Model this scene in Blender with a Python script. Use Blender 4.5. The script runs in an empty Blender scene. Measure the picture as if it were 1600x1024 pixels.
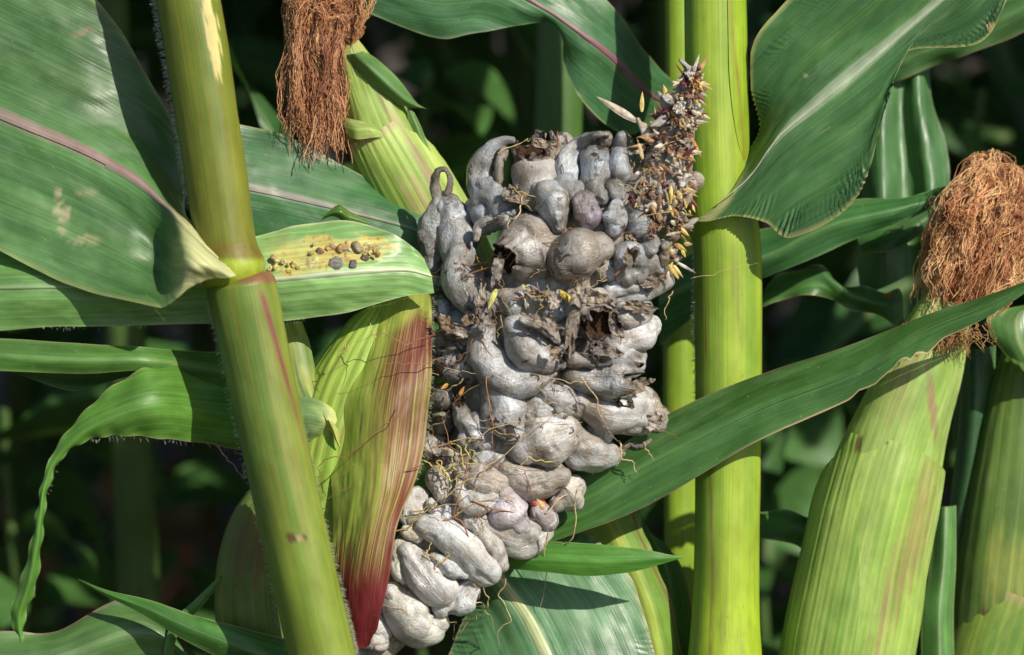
import bpy, math, random
import numpy as np
from mathutils import Vector, Matrix

random.seed(7)
RNG = np.random.default_rng(7)
SC = bpy.context.scene
COL = SC.collection

# ------------------------------------------------------------------ camera
U = 0.0002475                 # metres covered by one photograph pixel at the ear
D = 1.10                      # camera to ear axis
PITCH = math.radians(12)
TARGET = np.array([0.0, 0.0, 0.95])
FWD = np.array([0.0, math.cos(PITCH), -math.sin(PITCH)])
RIGHT = np.array([1.0, 0.0, 0.0])
UP = np.array([0.0, math.sin(PITCH), math.cos(PITCH)])
CAM = TARGET - FWD * D
cd = bpy.data.cameras.new('camera')
cam = bpy.data.objects.new('camera', cd)
COL.objects.link(cam)
cam.location = CAM
cam.rotation_euler = (math.pi / 2 - PITCH, 0, 0)
cd.sensor_width = 36.0
cd.lens = 36.0 * D / (1600 * U)
cd.clip_start = 0.02
cd.clip_end = 400.0
cd.dof.use_dof = True
cd.dof.focus_distance = D - 55 * U
cd.dof.aperture_fstop = 8.5
SC.camera = cam

# ------------------------------------------------------------------ sky, sun, exposure
SUN = RIGHT * 0.52 - np.array([0, 1, 0]) * 0.56 + np.array([0, 0, 1]) * 0.645
SUN = SUN / np.linalg.norm(SUN)
world = bpy.data.worlds.new('World')
SC.world = world
world.use_nodes = True
wn = world.node_tree.nodes
sky = wn.new('ShaderNodeTexSky')
sky.sky_type = 'NISHITA'
sky.sun_disc = False
sky.sun_elevation = math.asin(SUN[2])
sky.sun_rotation = math.atan2(SUN[0], SUN[1])
world.node_tree.links.new(sky.outputs[0], wn['Background'].inputs[0])
wn['Background'].inputs[1].default_value = 0.10
sl = bpy.data.lights.new('sun', 'SUN')
sl.energy = 4.9
sl.angle = math.radians(0.5)
sl.color = (1.0, 0.94, 0.82)
so = bpy.data.objects.new('sun', sl)
COL.objects.link(so)
so.location = (2, -2, 4)
so.rotation_euler = Vector(SUN).to_track_quat('Z', 'Y').to_euler()
vs = SC.view_settings
vs.view_transform = 'Standard'
vs.look = 'None'
vs.exposure = 0.0
vs.gamma = 1.0
vs.use_curve_mapping = False
SC.cycles.adaptive_threshold = 0.025
SC.cycles.max_bounces = 4
SC.cycles.diffuse_bounces = 3
SC.cycles.glossy_bounces = 2
SC.cycles.transmission_bounces = 2
SC.cycles.caustics_reflective = False
SC.cycles.transparent_max_bounces = 8


# ------------------------------------------------------------------ maths helpers
def W(p):
    """layout units (photo pixels across, down; depth d in the same unit) -> metres in the world"""
    p = np.asarray(p, float)
    x, y, d = p[..., 0], p[..., 1], p[..., 2]
    k = (D + d * U) / D * U
    return (CAM + FWD * (D + d * U)[..., None] + RIGHT * ((x - 800) * k)[..., None] + UP * ((512 - y) * k)[..., None])


def crom(pts, n):
    p = np.asarray(pts, float)
    m = len(p)
    if m == 2:
        t = np.linspace(0, 1, n).reshape((-1,) + (1,) * (p.ndim - 1))
        return p[0] * (1 - t) + p[1] * t
    q = np.concatenate([[2 * p[0] - p[1]], p, [2 * p[-1] - p[-2]]])
    t = np.linspace(0, m - 1, n)
    i = np.minimum(t.astype(int), m - 2)
    f = (t - i).reshape((-1,) + (1,) * (p.ndim - 1))
    a, b, c, e = q[i], q[i + 1], q[i + 2], q[i + 3]
    return 0.5 * (2 * b + (c - a) * f + (2 * a - 5 * b + 4 * c - e) * f ** 2 + (3 * b - a - 3 * c + e) * f ** 3)


def _hash(i, j, k):
    h = (i * 374761393 + j * 668265263 + k * 2147483647) & 0xffffffff
    h = ((h ^ (h >> 13)) * 1274126177) & 0xffffffff
    h = h ^ (h >> 16)
    return (h & 0xffff) / 65535.0 * 2 - 1


def vnoise(p):
    p = np.asarray(p, float)
    i = np.floor(p).astype(np.int64)
    f = p - i
    f = f * f * (3 - 2 * f)
    r = 0
    for a in (0, 1):
        for b in (0, 1):
            for c in (0, 1):
                w = (f[..., 0] if a else 1 - f[..., 0]) * (f[..., 1] if b else 1 - f[..., 1]) * (f[..., 2] if c else 1 - f[..., 2])
                r = r + w * _hash(i[..., 0] + a, i[..., 1] + b, i[..., 2] + c)
    return r


def fbm(p, o=3):
    r, a = 0, 1.0
    p = np.asarray(p, float)
    for k in range(o):
        r = r + a * vnoise(p * 2 ** k + 17.3 * k)
        a *= 0.5
    return r


def sm(a, b, x):
    t = np.clip((x - a) / (b - a), 0, 1)
    return t * t * (3 - 2 * t)


def lin(r, g, b):
    return np.array([((c / 255 + 0.055) / 1.055) ** 2.4 if c > 10 else c / 255 / 12.92 for c in (r, g, b)])


def mix(a, b, t):
    t = np.asarray(t)[..., None]
    return a * (1 - t) + b * t


# ------------------------------------------------------------------ mesh helpers
def link(o, parent=None):
    COL.objects.link(o)
    if parent is not None:
        o.parent = parent
    return o


def base_of(parent):
    b = np.zeros(3)
    while parent is not None:
        b = b + np.array(parent.location)
        parent = parent.parent
    return b


def mesh_obj(name, verts, faces, mats, parent=None, pig=None, uv=None, cyl=None, fmat=None, smooth=True):
    """verts in world metres"""
    me = bpy.data.meshes.new(name)
    v = np.asarray(verts, float).reshape(-1, 3) - base_of(parent)
    faces = np.asarray(faces)
    me.vertices.add(len(v))
    me.vertices.foreach_set('co', v.astype(np.float32).ravel())
    k = faces.shape[1]
    me.loops.add(faces.size)
    me.loops.foreach_set('vertex_index', faces.astype(np.int32).ravel())
    me.polygons.add(len(faces))
    me.polygons.foreach_set('loop_start', np.arange(0, faces.size, k, dtype=np.int32))
    me.polygons.foreach_set('loop_total', np.full(len(faces), k, dtype=np.int32))
    if smooth:
        me.polygons.foreach_set('use_smooth', np.ones(len(faces), bool))
    for m in (mats if isinstance(mats, (list, tuple)) else [mats]):
        me.materials.append(m)
    if fmat is not None:
        me.polygons.foreach_set('material_index', np.asarray(fmat, np.int32))
    me.update(calc_edges=True)
    me.validate()
    if pig is not None:
        a = me.attributes.new('pig', 'FLOAT_COLOR', 'POINT')
        c = np.ones((len(v), 4), np.float32)
        c[:, :3] = np.clip(np.asarray(pig).reshape(-1, 3), 0, 1)
        a.data.foreach_set('color', c.ravel())
    if cyl is not None:
        a = me.attributes.new('cyl', 'FLOAT_VECTOR', 'POINT')
        a.data.foreach_set('vector', np.asarray(cyl, np.float32).reshape(-1, 3).ravel())
    o = bpy.data.objects.new(name, me)
    return link(o, parent)


def grid_faces(nu, nv, wrap=False, off=0):
    i = np.arange(nu - 1)[:, None]
    j = np.arange(nv if wrap else nv - 1)[None, :]
    j2 = (j + 1) % nv
    f = np.stack([i * nv + j, i * nv + j2, (i + 1) * nv + j2, (i + 1) * nv + j], -1)
    return f.reshape(-1, 4) + off


def thing(name, label, cat, loc, group=None):
    o = bpy.data.objects.new(name, None)
    o.empty_display_size = 0.02
    COL.objects.link(o)
    o.location = loc
    o['label'] = label
    o['category'] = cat
    if group:
        o['group'] = group
    return o


def copy_tree(o, parent=None):
    c = o.copy()
    COL.objects.link(c)
    c.parent = parent
    for ch in list(o.children):
        copy_tree(ch, c)
    return c


# ------------------------------------------------------------------ materials
def new_mat(name):
    m = bpy.data.materials.new(name)
    m.use_nodes = True
    nt = m.node_tree
    b = nt.nodes['Principled BSDF']
    return m, nt, b


class N:
    """tiny node builder"""
    def __init__(s, nt):
        s.nt = nt

    def node(s, t, **kw):
        n = s.nt.nodes.new(t)
        for k, v in kw.items():
            setattr(n, k, v)
        return n

    def put(s, sock, v):
        if isinstance(v, bpy.types.NodeSocket):
            s.nt.links.new(v, sock)
        elif v is not None:
            sock.default_value = v

    def attr(s, name, out='Color'):
        return s.node('ShaderNodeAttribute', attribute_name=name).outputs[out]

    def vm(s, op, a, b=None):
        n = s.node('ShaderNodeVectorMath', operation=op)
        s.put(n.inputs[0], a)
        if b is not None:
            s.put(n.inputs[1], b)
        return n.outputs[0]

    def m(s, op, a, b=None, c=None):
        n = s.node('ShaderNodeMath', operation=op)
        s.put(n.inputs[0], a)
        if b is not None:
            s.put(n.inputs[1], b)
        if c is not None:
            s.put(n.inputs[2], c)
        return n.outputs[0]

    def noise(s, vec, scale=1.0, detail=3.0, rough=0.55, dist=0.0):
        n = s.node('ShaderNodeTexNoise')
        s.put(n.inputs['Vector'], vec)
        n.inputs['Scale'].default_value = scale
        n.inputs['Detail'].default_value = detail
        n.inputs['Roughness'].default_value = rough
        n.inputs['Distortion'].default_value = dist
        return n.outputs[0]

    def rng(s, v, a, b, c, d):
        n = s.node('ShaderNodeMapRange', interpolation_type='SMOOTHSTEP')
        s.put(n.inputs[0], v)
        for k, x in zip((1, 2, 3, 4), (a, b, c, d)):
            n.inputs[k].default_value = x
        return n.outputs[0]

    def mixc(s, fac, a, b, mode='MIX'):
        n = s.node('ShaderNodeMix', data_type='RGBA', blend_type=mode)
        s.put(n.inputs[0], fac)
        s.put(n.inputs[6], a)
        s.put(n.inputs[7], b)
        return n.outputs[2]

    def scale_col(s, col, f):
        n = s.node('ShaderNodeVectorMath', operation='SCALE')
        s.put(n.inputs[0], col)
        s.put(n.inputs[3], f)
        return n.outputs[0]

    def bump(s, h, strength=0.3, dist=0.0005, normal=None):
        n = s.node('ShaderNodeBump')
        s.put(n.inputs['Height'], h)
        n.inputs['Strength'].default_value = strength
        n.inputs['Distance'].default_value = dist
        if normal is not None:
            s.put(n.inputs['Normal'], normal)
        return n.outputs[0]


def leaf_material(name, rough=0.41, trans=0.16, veins=1.0, spec=0.5):
    """cyl attribute holds (along mm, across mm, seed)"""
    m, nt, b = new_mat(name)
    k = N(nt)
    cyl = k.attr('cyl', 'Vector')
    pig = k.attr('pig')
    fine = k.noise(k.vm('MULTIPLY', cyl, (0.012, 1.6, 1.0)), 1.0, 4.0, 0.6)
    broad = k.noise(k.vm('MULTIPLY', cyl, (0.006, 0.32, 1.0)), 1.0, 3.0, 0.5)
    blot = k.noise(k.vm('MULTIPLY', cyl, (0.05, 0.09, 1.0)), 1.0, 5.0, 0.65)
    speck = k.noise(k.vm('MULTIPLY', cyl, (0.9, 0.9, 1.0)), 1.0, 2.0, 0.5)
    vein = k.noise(k.vm('MULTIPLY', cyl, (0.003, 0.95, 1.0)), 1.0, 0.0, 0.4)
    f = k.m('ADD', k.rng(fine, 0.3, 0.7, 1 - 0.13 * veins, 1 + 0.13 * veins), k.rng(broad, 0.3, 0.7, -0.045 * veins, 0.045 * veins))
    f = k.m('ADD', f, k.rng(vein, 0.56, 0.64, 0.0, 0.17 * veins))
    f = k.m('ADD', f, k.rng(blot, 0.3, 0.7, -0.16, 0.16))
    col = k.scale_col(pig, f)
    hue = k.mixc(k.rng(broad, 0.35, 0.75, 0.0, 0.08 * veins), col, k.mixc(1.0, col, (1.35, 1.1, 0.6, 1), 'MULTIPLY'))
    dust = k.noise(k.vm('MULTIPLY', cyl, (0.03, 0.06, 1.3)), 1.0, 6.0, 0.72)
    hue = k.mixc(k.rng(dust, 0.54, 0.80, 0.0, 0.20), hue, (0.30, 0.34, 0.24, 1))
    fleck = k.noise(k.vm('MULTIPLY', cyl, (0.10, 0.5, 2.1)), 1.0, 3.0, 0.6)
    hue = k.mixc(k.rng(fleck, 0.72, 0.78, 0.0, 0.55), hue, (0.36, 0.34, 0.18, 1))
    hue = k.mixc(k.rng(speck, 0.70, 0.78, 0.0, 0.4), hue, (0.42, 0.45, 0.33, 1))
    k.put(b.inputs['Base Color'], hue)
    k.put(b.inputs['Roughness'], k.m('ADD', k.rng(blot, 0.3, 0.7, rough - 0.1, rough + 0.08), k.rng(dust, 0.5, 0.75, 0.0, 0.15)))
    b.inputs['Specular IOR Level'].default_value = spec
    h = k.m('ADD', k.m('ADD', k.m('MULTIPLY', fine, 0.5), k.m('MULTIPLY', broad, 0.35)), k.m('MULTIPLY', vein, 0.5))
    nrm = k.bump(h, 0.4, 0.0004)
    nrm = k.bump(speck, 0.12, 0.0002, nrm)
    k.put(b.inputs['Normal'], nrm)
    if trans > 0:
        t = k.node('ShaderNodeBsdfTranslucent')
        k.put(t.inputs['Color'], k.mixc(1.0, hue, (1.35, 1.45, 0.45, 1), 'MULTIPLY'))
        mx = k.node('ShaderNodeMixShader')
        mx.inputs[0].default_value = trans
        nt.links.new(b.outputs[0], mx.inputs[1])
        nt.links.new(t.outputs[0], mx.inputs[2])
        nt.links.new(mx.outputs[0], nt.nodes['Material Output'].inputs['Surface'])
    return m


def stalk_material(name):
    """cyl attribute holds (around mm as x,y on a circle, along mm)"""
    m, nt, b = new_mat(name)
    k = N(nt)
    cyl = k.attr('cyl', 'Vector')
    pig = k.attr('pig')
    fine = k.noise(k.vm('MULTIPLY', cyl, (1.3, 1.3, 0.006)), 1.0, 3.0, 0.55)
    broad = k.noise(k.vm('MULTIPLY', cyl, (0.3, 0.3, 0.008)), 1.0, 3.0, 0.5)
    blot = k.noise(k.vm('MULTIPLY', cyl, (0.10, 0.10, 0.05)), 1.0, 4.0, 0.6)
    speck = k.noise(k.vm('MULTIPLY', cyl, (0.8, 0.8, 0.5)), 1.0, 2.0, 0.5)
    f = k.m('ADD', k.rng(fine, 0.3, 0.7, 0.93, 1.06), k.rng(broad, 0.3, 0.7, -0.06, 0.06))
    f = k.m('ADD', f, k.rng(blot, 0.3, 0.7, -0.12, 0.12))
    col = k.scale_col(pig, f)
    scuff = k.noise(k.vm('MULTIPLY', cyl, (0.4, 0.4, 0.09)), 1.0, 6.0, 0.72)
    col = k.mixc(k.rng(scuff, 0.64, 0.78, 0.0, 0.22), col, (0.36, 0.34, 0.14, 1))
    drk = k.noise(k.vm('MULTIPLY', cyl, (0.16, 0.16, 0.04)), 1.0, 6.0, 0.72)
    col = k.mixc(k.rng(drk, 0.58, 0.80, 0.0, 0.28), col, (0.15, 0.17, 0.03, 1))
    col = k.mixc(k.rng(speck, 0.68, 0.75, 0.0, 0.4), col, (0.20, 0.13, 0.05, 1))
    k.put(b.inputs['Base Color'], col)
    k.put(b.inputs['Roughness'], k.rng(blot, 0.3, 0.7, 0.36, 0.55))
    b.inputs['Specular IOR Level'].default_value = 0.4
    h = k.m('ADD', fine, k.m('MULTIPLY', broad, 0.8))
    k.put(b.inputs['Normal'], k.bump(h, 0.32, 0.0004))
    return m


def gall_material(name):
    """cyl holds (cos, sin, along/radius) ; pig holds skin colour"""
    m, nt, b = new_mat(name)
    k = N(nt)
    pig = k.attr('pig')
    cyl = k.attr('cyl', 'Vector')
    tc = k.node('ShaderNodeTexCoord').outputs['Object']
    wr = k.noise(k.vm('MULTIPLY', cyl, (3.2, 3.2, 1.1)), 1.0, 5.0, 0.6, 0.9)
    cr = k.noise(k.vm('MULTIPLY', cyl, (7.0, 7.0, 5.0)), 1.0, 5.0, 0.65, 1.6)
    mot = k.noise(tc, 130.0, 5.0, 0.62)
    fin = k.noise(tc, 900.0, 4.0, 0.6)
    spo = k.noise(tc, 210.0, 4.0, 0.68, 0.8)
    f = k.m('ADD', k.rng(wr, 0.3, 0.72, 0.86, 1.1), k.rng(fin, 0.3, 0.7, -0.12, 0.12))
    col = k.scale_col(pig, f)
    age = k.attr('age', 'Fac')
    stain = k.noise(tc, 55.0, 5.0, 0.6, 0.6)
    col = k.mixc(k.m('MULTIPLY', k.rng(stain, 0.46, 0.62, 0.0, 0.95), age), col, k.mixc(1.0, col, (0.66, 0.57, 0.47, 1), 'MULTIPLY'))
    col = k.mixc(k.m('MULTIPLY', k.rng(mot, 0.44, 0.66, 0.0, 0.72), age), col, k.mixc(1.0, col, (0.62, 0.55, 0.47, 1), 'MULTIPLY'))
    col = k.mixc(k.m('MULTIPLY', k.rng(cr, 0.58, 0.72, 0.0, 0.42), age), col, (0.19, 0.155, 0.12, 1))
    char = k.noise(tc, 38.0, 6.0, 0.7, 0.5)
    rot = k.attr('rot', 'Fac')
    col = k.mixc(k.m('MULTIPLY', k.rng(char, 0.45, 0.60, 0.0, 0.9), k.m('MINIMUM', k.m('ADD', rot, k.m('MULTIPLY', age, 0.3)), 1.0)), col, (0.095, 0.085, 0.08, 1))
    th = k.m('SUBTRACT', k.m('SUBTRACT', 0.735, k.m('MULTIPLY', age, 0.035)), k.m('MULTIPLY', rot, 0.22))
    sp = k.m('SUBTRACT', spo, th)
    pit = k.noise(tc, 420.0, 2.0, 0.5)
    col = k.mixc(k.m('MULTIPLY', k.rng(pit, 0.70, 0.78, 0.0, 0.6), age), col, (0.11, 0.08, 0.06, 1))
    col = k.mixc(k.rng(sp, 0.0, 0.05, 0.0, 0.92), col, (0.045, 0.024, 0.014, 1))
    k.put(b.inputs['Base Color'], col)
    k.put(b.inputs['Roughness'], k.rng(mot, 0.35, 0.7, 0.18, 0.42))
    b.inputs['Specular IOR Level'].default_value = 0.8
    b.inputs['Subsurface Weight'].default_value = 0.10
    b.inputs['Subsurface Radius'].default_value = (0.0016, 0.0012, 0.0010)
    b.inputs['Subsurface Scale'].default_value = 1.0
    par = k.noise(k.vm('MULTIPLY', cyl, (8.0, 8.0, 1.3)), 1.0, 3.0, 0.55, 0.7)
    par = k.m('MULTIPLY', k.m('ABSOLUTE', k.m('SUBTRACT', par, 0.5)), k.rng(stain, 0.42, 0.58, 0.5, 3.0))
    h = k.m('ADD', k.m('ADD', wr, k.m('MULTIPLY', cr, 0.6)), par)
    n1 = k.bump(h, 0.46, 0.0009)
    n2 = k.bump(k.m('ADD', fin, mot), 0.6, 0.0005, n1)
    k.put(b.inputs['Normal'], n2)
    return m


def plain_material(name, col, rough=0.6, var=0.35, scale=300.0, bump=0.3, use_pig=False, spec=0.4):
    m, nt, b = new_mat(name)
    k = N(nt)
    tc = k.node('ShaderNodeTexCoord').outputs['Object']
    n = k.noise(tc, scale, 4.0, 0.62)
    f = k.rng(n, 0.3, 0.7, 1 - var, 1 + var)
    k.put(b.inputs['Base Color'], k.scale_col(k.attr('pig') if use_pig else tuple(col), f))
    b.inputs['Roughness'].default_value = rough
    b.inputs['Specular IOR Level'].default_value = spec
    k.put(b.inputs['Normal'], k.bump(n, bump, 0.3 / scale))
    return m


M_LEAF = leaf_material('corn_leaf_green')
M_HUSK = leaf_material('husk_skin', rough=0.5, trans=0.12, veins=0.8, spec=0.35)
M_STALK = stalk_material('stalk_skin')
M_GALL = gall_material('gall_skin')
M_SPORE = plain_material('spore_powder', (0.05, 0.028, 0.017), 0.95, 0.6, 700.0, 0.9, spec=0.1)
M_SILK = plain_material('silk_thread', (0.3, 0.15, 0.06), 0.5, 0.3, 500.0, 0.0, use_pig=True)
M_BRACT = plain_material('bract_skin', (0.4, 0.2, 0.05), 0.6, 0.35, 400.0, 0.3, use_pig=True)
M_HAIR = plain_material('plant_hair', (0.55, 0.58, 0.42), 0.5, 0.1, 300.0, 0.0)
def field_material():
    m, nt, b = new_mat('field_leaf')
    k = N(nt)
    cyl = k.attr('cyl', 'Vector')
    fine = k.noise(k.vm('MULTIPLY', cyl, (0.012, 0.9, 1.0)), 1.0, 2.0, 0.6)
    blot = k.noise(k.vm('MULTIPLY', cyl, (0.03, 0.06, 1.0)), 1.0, 3.0, 0.65)
    col = k.scale_col(k.attr('pig'), k.m('ADD', k.rng(fine, 0.3, 0.7, 0.85, 1.15), k.rng(blot, 0.3, 0.7, -0.25, 0.25)))
    k.put(b.inputs['Base Color'], col)
    b.inputs['Roughness'].default_value = 0.45
    t = k.node('ShaderNodeBsdfTranslucent')
    k.put(t.inputs['Color'], k.mixc(1.0, col, (1.35, 1.45, 0.45, 1), 'MULTIPLY'))
    mx = k.node('ShaderNodeMixShader')
    mx.inputs[0].default_value = 0.15
    nt.links.new(b.outputs[0], mx.inputs[1])
    nt.links.new(t.outputs[0], mx.inputs[2])
    nt.links.new(mx.outputs[0], nt.nodes['Material Output'].inputs['Surface'])
    return m


M_FIELD = field_material()


# ------------------------------------------------------------------ leaf sheets
def leaf(name, secs, parent, pigf, mat=None, nu=120, nv=41, ruffle=None, wrinkle=0.0, seed=0, rib=0.0, pucker=None, midrib=None, warp=None):
    """secs: stations along the blade, each a row of points edge .. middle .. edge (x, y, d).
    pigf(u, v, X) -> pigment. midrib=(v0, half width at base, at tip) lifts that band out as a sub-part."""
    s = np.asarray(secs, float)
    g = crom(s, nu)                                   # nu x k x 3
    g = np.swapaxes(crom(np.swapaxes(g, 0, 1), nv), 0, 1)
    u = np.linspace(0, 1, nu)[:, None] + np.zeros((1, nv))
    v = np.linspace(0, 1, nv)[None, :] + np.zeros((nu, 1))
    du = np.gradient(g, axis=0)
    dv = np.gradient(g, axis=1)
    n = np.cross(du, dv)
    n /= np.linalg.norm(n, axis=-1, keepdims=True) + 1e-9
    alen = np.cumsum(np.linalg.norm(du, axis=-1), 0)
    wid = np.cumsum(np.linalg.norm(dv, axis=-1), 1)
    wid = wid - wid[:, nv // 2][:, None]
    disp = 0
    e = np.abs(2 * v - 1)
    if ruffle:
        amp, freq, ph = ruffle
        disp = disp + amp * e ** 2.5 * np.sin(freq * u * 6.283 + ph + 1.6 * (v > 0.5)) * sm(0, 0.08, u)
    if wrinkle:
        disp = disp + wrinkle * fbm(np.stack([alen / 60, wid / 25, 0 * u + seed], -1))
    if rib:
        disp = disp + rib * np.exp(-((v - 0.5) / 0.03) ** 2)
    if pucker:
        amp, per = pucker
        disp = disp + amp * sm(0.62, 0.85, e) * np.sin(alen / per * 6.283 + 5 * vnoise(np.stack([alen / 40, wid / 20, 0 * u], -1))) * np.clip(0.25 + 1.3 * vnoise(np.stack([alen / 55, wid / 45, 0 * u + 3], -1)), 0, 1.2)
    g = g + n * np.asarray(disp)[..., None] if not np.isscalar(disp) else g
    if warp is not None:
        g = warp(g, u, v)
    pig = pigf(u, v, g)
    cyl = np.stack([alen * U * 1000, wid * U * 1000, 0 * u + seed * 3.7], -1)
    vw = W(g)
    f = grid_faces(nu, nv)
    mat = mat or M_LEAF
    if not midrib:
        return mesh_obj(name, vw, f, mat, parent, pig=pig, cyl=cyl)
    v0, w0, w1 = midrib
    fi = np.arange(len(f)) // (nv - 1) / (nu - 1)
    fj = (np.arange(len(f)) % (nv - 1) + 0.5) / (nv - 1)
    inm = np.abs(fj - v0) < np.maximum(w0 + (w1 - w0) * fi, 0.6 / (nv - 1))
    o = mesh_obj(name, vw, f[~inm], mat, parent, pig=pig, cyl=cyl)
    # the rib: raised towards the camera side and rounded
    used, inv = np.unique(f[inm], return_inverse=True)
    P3 = g.reshape(-1, 3)[used].copy()
    nn = n.reshape(-1, 3)[used]
    sgn = -np.sign(nn[:, 2].mean() or 1)
    vv = v.reshape(-1)[used]
    uu = u.reshape(-1)[used]
    ww = np.maximum(w0 + (w1 - w0) * uu, 0.6 / (nv - 1))
    P3 += nn * (sgn * 3.0 * np.clip(1 - ((vv - v0) / (ww + 0.6 / (nv - 1))) ** 2, 0, 1))[:, None]
    r = mesh_obj('midrib', W(P3), inv.reshape(-1, 4), mat, None, pig=pig.reshape(-1, 3)[used], cyl=cyl.reshape(-1, 3)[used])
    r.data.transform(Matrix.Translation(Vector(-base_of(o))))
    r.parent = o
    return o


def green(c=(0.052, 0.15, 0.035), rib=(0.30, 0.38, 0.17), rw=0.035, edge=(0.30, 0.30, 0.12), collar=None, collar_u=0.1, collar_w=0.06, purple=None, var=0.25, tip=None, v0=0.5, seed=0, ribfade=1.0, scars=()):
    c, rib, edge = np.array(c), np.array(rib), np.array(edge)

    def fn(u, v, X):
        n = fbm(np.stack([u * 5, v * 4, 0 * u + seed + 0.5], -1))
        p = c * (1 + var * n)[..., None]
        n2 = fbm(np.stack([u * 2.2, v * 14, 0 * u + seed + 7.5], -1))
        p = mix(p, np.array([0.12, 0.22, 0.03]), np.clip(0.22 * n2, 0, 0.3))
        d = np.abs(v - v0)
        w = rw * (1 - 0.6 * u)
        if rw > 0:
            p = mix(p, p * 1.5 + 0.02, 0.5 * np.exp(-(d / (w * 3)) ** 2))
            p = mix(p, rib, (1 - sm(w * 0.7, w * 1.25, d)) * (1 - (1 - ribfade) * u))
            if purple is not None:
                p = mix(p, np.array(purple), 0.85 * np.exp(-((d - w * 0.5) / (w * 0.6)) ** 2) * (0.6 + 0.4 * n))
        if collar is not None:
            p = mix(p, np.array(collar), 1 - sm(collar_u - collar_w, collar_u + collar_w, u + 0.02 * n))
        if tip is not None:
            p = mix(p, np.array(tip), sm(0.86, 1.0, u + 0.05 * n))
        for (sx, sy, rx, ry, sc, k) in scars:
            q = 1 - ((X[..., 0] - sx) / rx) ** 2 - ((X[..., 1] - sy) / ry) ** 2
            nn = fbm(np.stack([X[..., 0] / 9, X[..., 1] / 9, 0 * u + sx], -1))
            p = mix(p, np.array(sc), k * sm(0.1, 0.7, q + 0.9 * nn - 0.1))
        e = np.minimum(v, 1 - v)
        p = mix(p, edge, 0.8 * (1 - sm(0.004, 0.022, e)))
        return p
    return fn


# ------------------------------------------------------------------ tubes (stalks, husks, sheaths)
def frame_along(ax):
    T = np.gradient(ax, axis=0)
    T /= np.linalg.norm(T, axis=1, keepdims=True) + 1e-9
    F = np.array([0, 0, -1.0]) - T * (T @ np.array([0, 0, -1.0]))[:, None]
    ln = np.linalg.norm(F, axis=1, keepdims=True)
    F = np.where(ln > 0.05, F / np.maximum(ln, 1e-6), np.array([0, 1.0, 0]))
    S = np.cross(T, F)
    # side pointing to the right of the picture for an axis that runs down
    S = S * np.where(S[:, :1] < 0, -1, 1) if np.abs(T[:, 1]).mean() > 0.5 else S
    return T, F, S


def tube(name, pts, parent, pigf, mat=None, nu=100, nv=72, th=(-math.pi, math.pi), off=0.0, lump=0.0, flute=None, world=False, seed=0, flat=1.0, edgejag=0.0):
    """pts (x, y, d, r) along the axis. th: angles seen from the camera (0 = facing it, + = right); may be functions of u."""
    p = crom(pts, nu)
    ax, r = p[:, :3], p[:, 3]
    T, F, S = frame_along(ax)
    u = np.linspace(0, 1, nu)
    t0 = th[0](u) if callable(th[0]) else np.full(nu, th[0])
    t1 = th[1](u) if callable(th[1]) else np.full(nu, th[1])
    wrap = not callable(th[0]) and abs(th[1] - th[0] - 2 * math.pi) < 1e-6
    k = np.linspace(0, 1, nv, endpoint=not wrap)
    a = t0[:, None] + (t1 - t0)[:, None] * k[None, :]
    uu = u[:, None] + 0 * a
    R = r[:, None] * np.ones_like(a) + (off(uu, a) if callable(off) else off)
    al = np.cumsum(np.r_[0, np.linalg.norm(np.diff(ax, axis=0), axis=1)])[:, None] + 0 * a
    if flute:
        for amp, nfl, ph in flute:
            R = R + amp * np.cos(nfl * a + ph + 0.6 * np.sin(uu * 3))
    if lump:
        R = R + lump * fbm(np.stack([np.cos(a) * 1.5, np.sin(a) * 1.5, al / 90 + seed], -1))
    g = ax[:, None, :] + (F[:, None, :] * (np.cos(a) * R * flat)[..., None] + S[:, None, :] * (np.sin(a) * R)[..., None])
    if edgejag:
        sh = edgejag * fbm(np.stack([a * 4, 0 * a, 0 * a + seed], -1)) * sm(0.85, 1, uu)
        g = g + T[:, None, :] * sh[..., None]
    pig = pigf(uu, a, g)
    rm = r[:, None] * U * 1000
    cyl = np.stack([np.cos(a) * rm, np.sin(a) * rm, al * U * 1000 + seed * 50], -1)
    if mat is M_HUSK:
        cyl = np.stack([al * U * 1000, a * rm, 0 * a + seed * 3.7], -1)
    return mesh_obj(name, W(g), grid_faces(nu, nv, wrap), mat or M_STALK, parent, pig=pig, cyl=cyl)


def px_down(x, y, d, metres):
    """layout coordinates of the world point straight below a layout point"""
    w = W(np.array([x, y, d])) - np.array([0, 0, metres])
    return unW(w)


def unW(w):
    q = np.asarray(w) - CAM
    dep = q @ FWD
    k = dep / D * U
    return np.array([800 + (q @ RIGHT) / k, 512 - (q @ UP) / k, (dep - D) / U])


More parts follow.
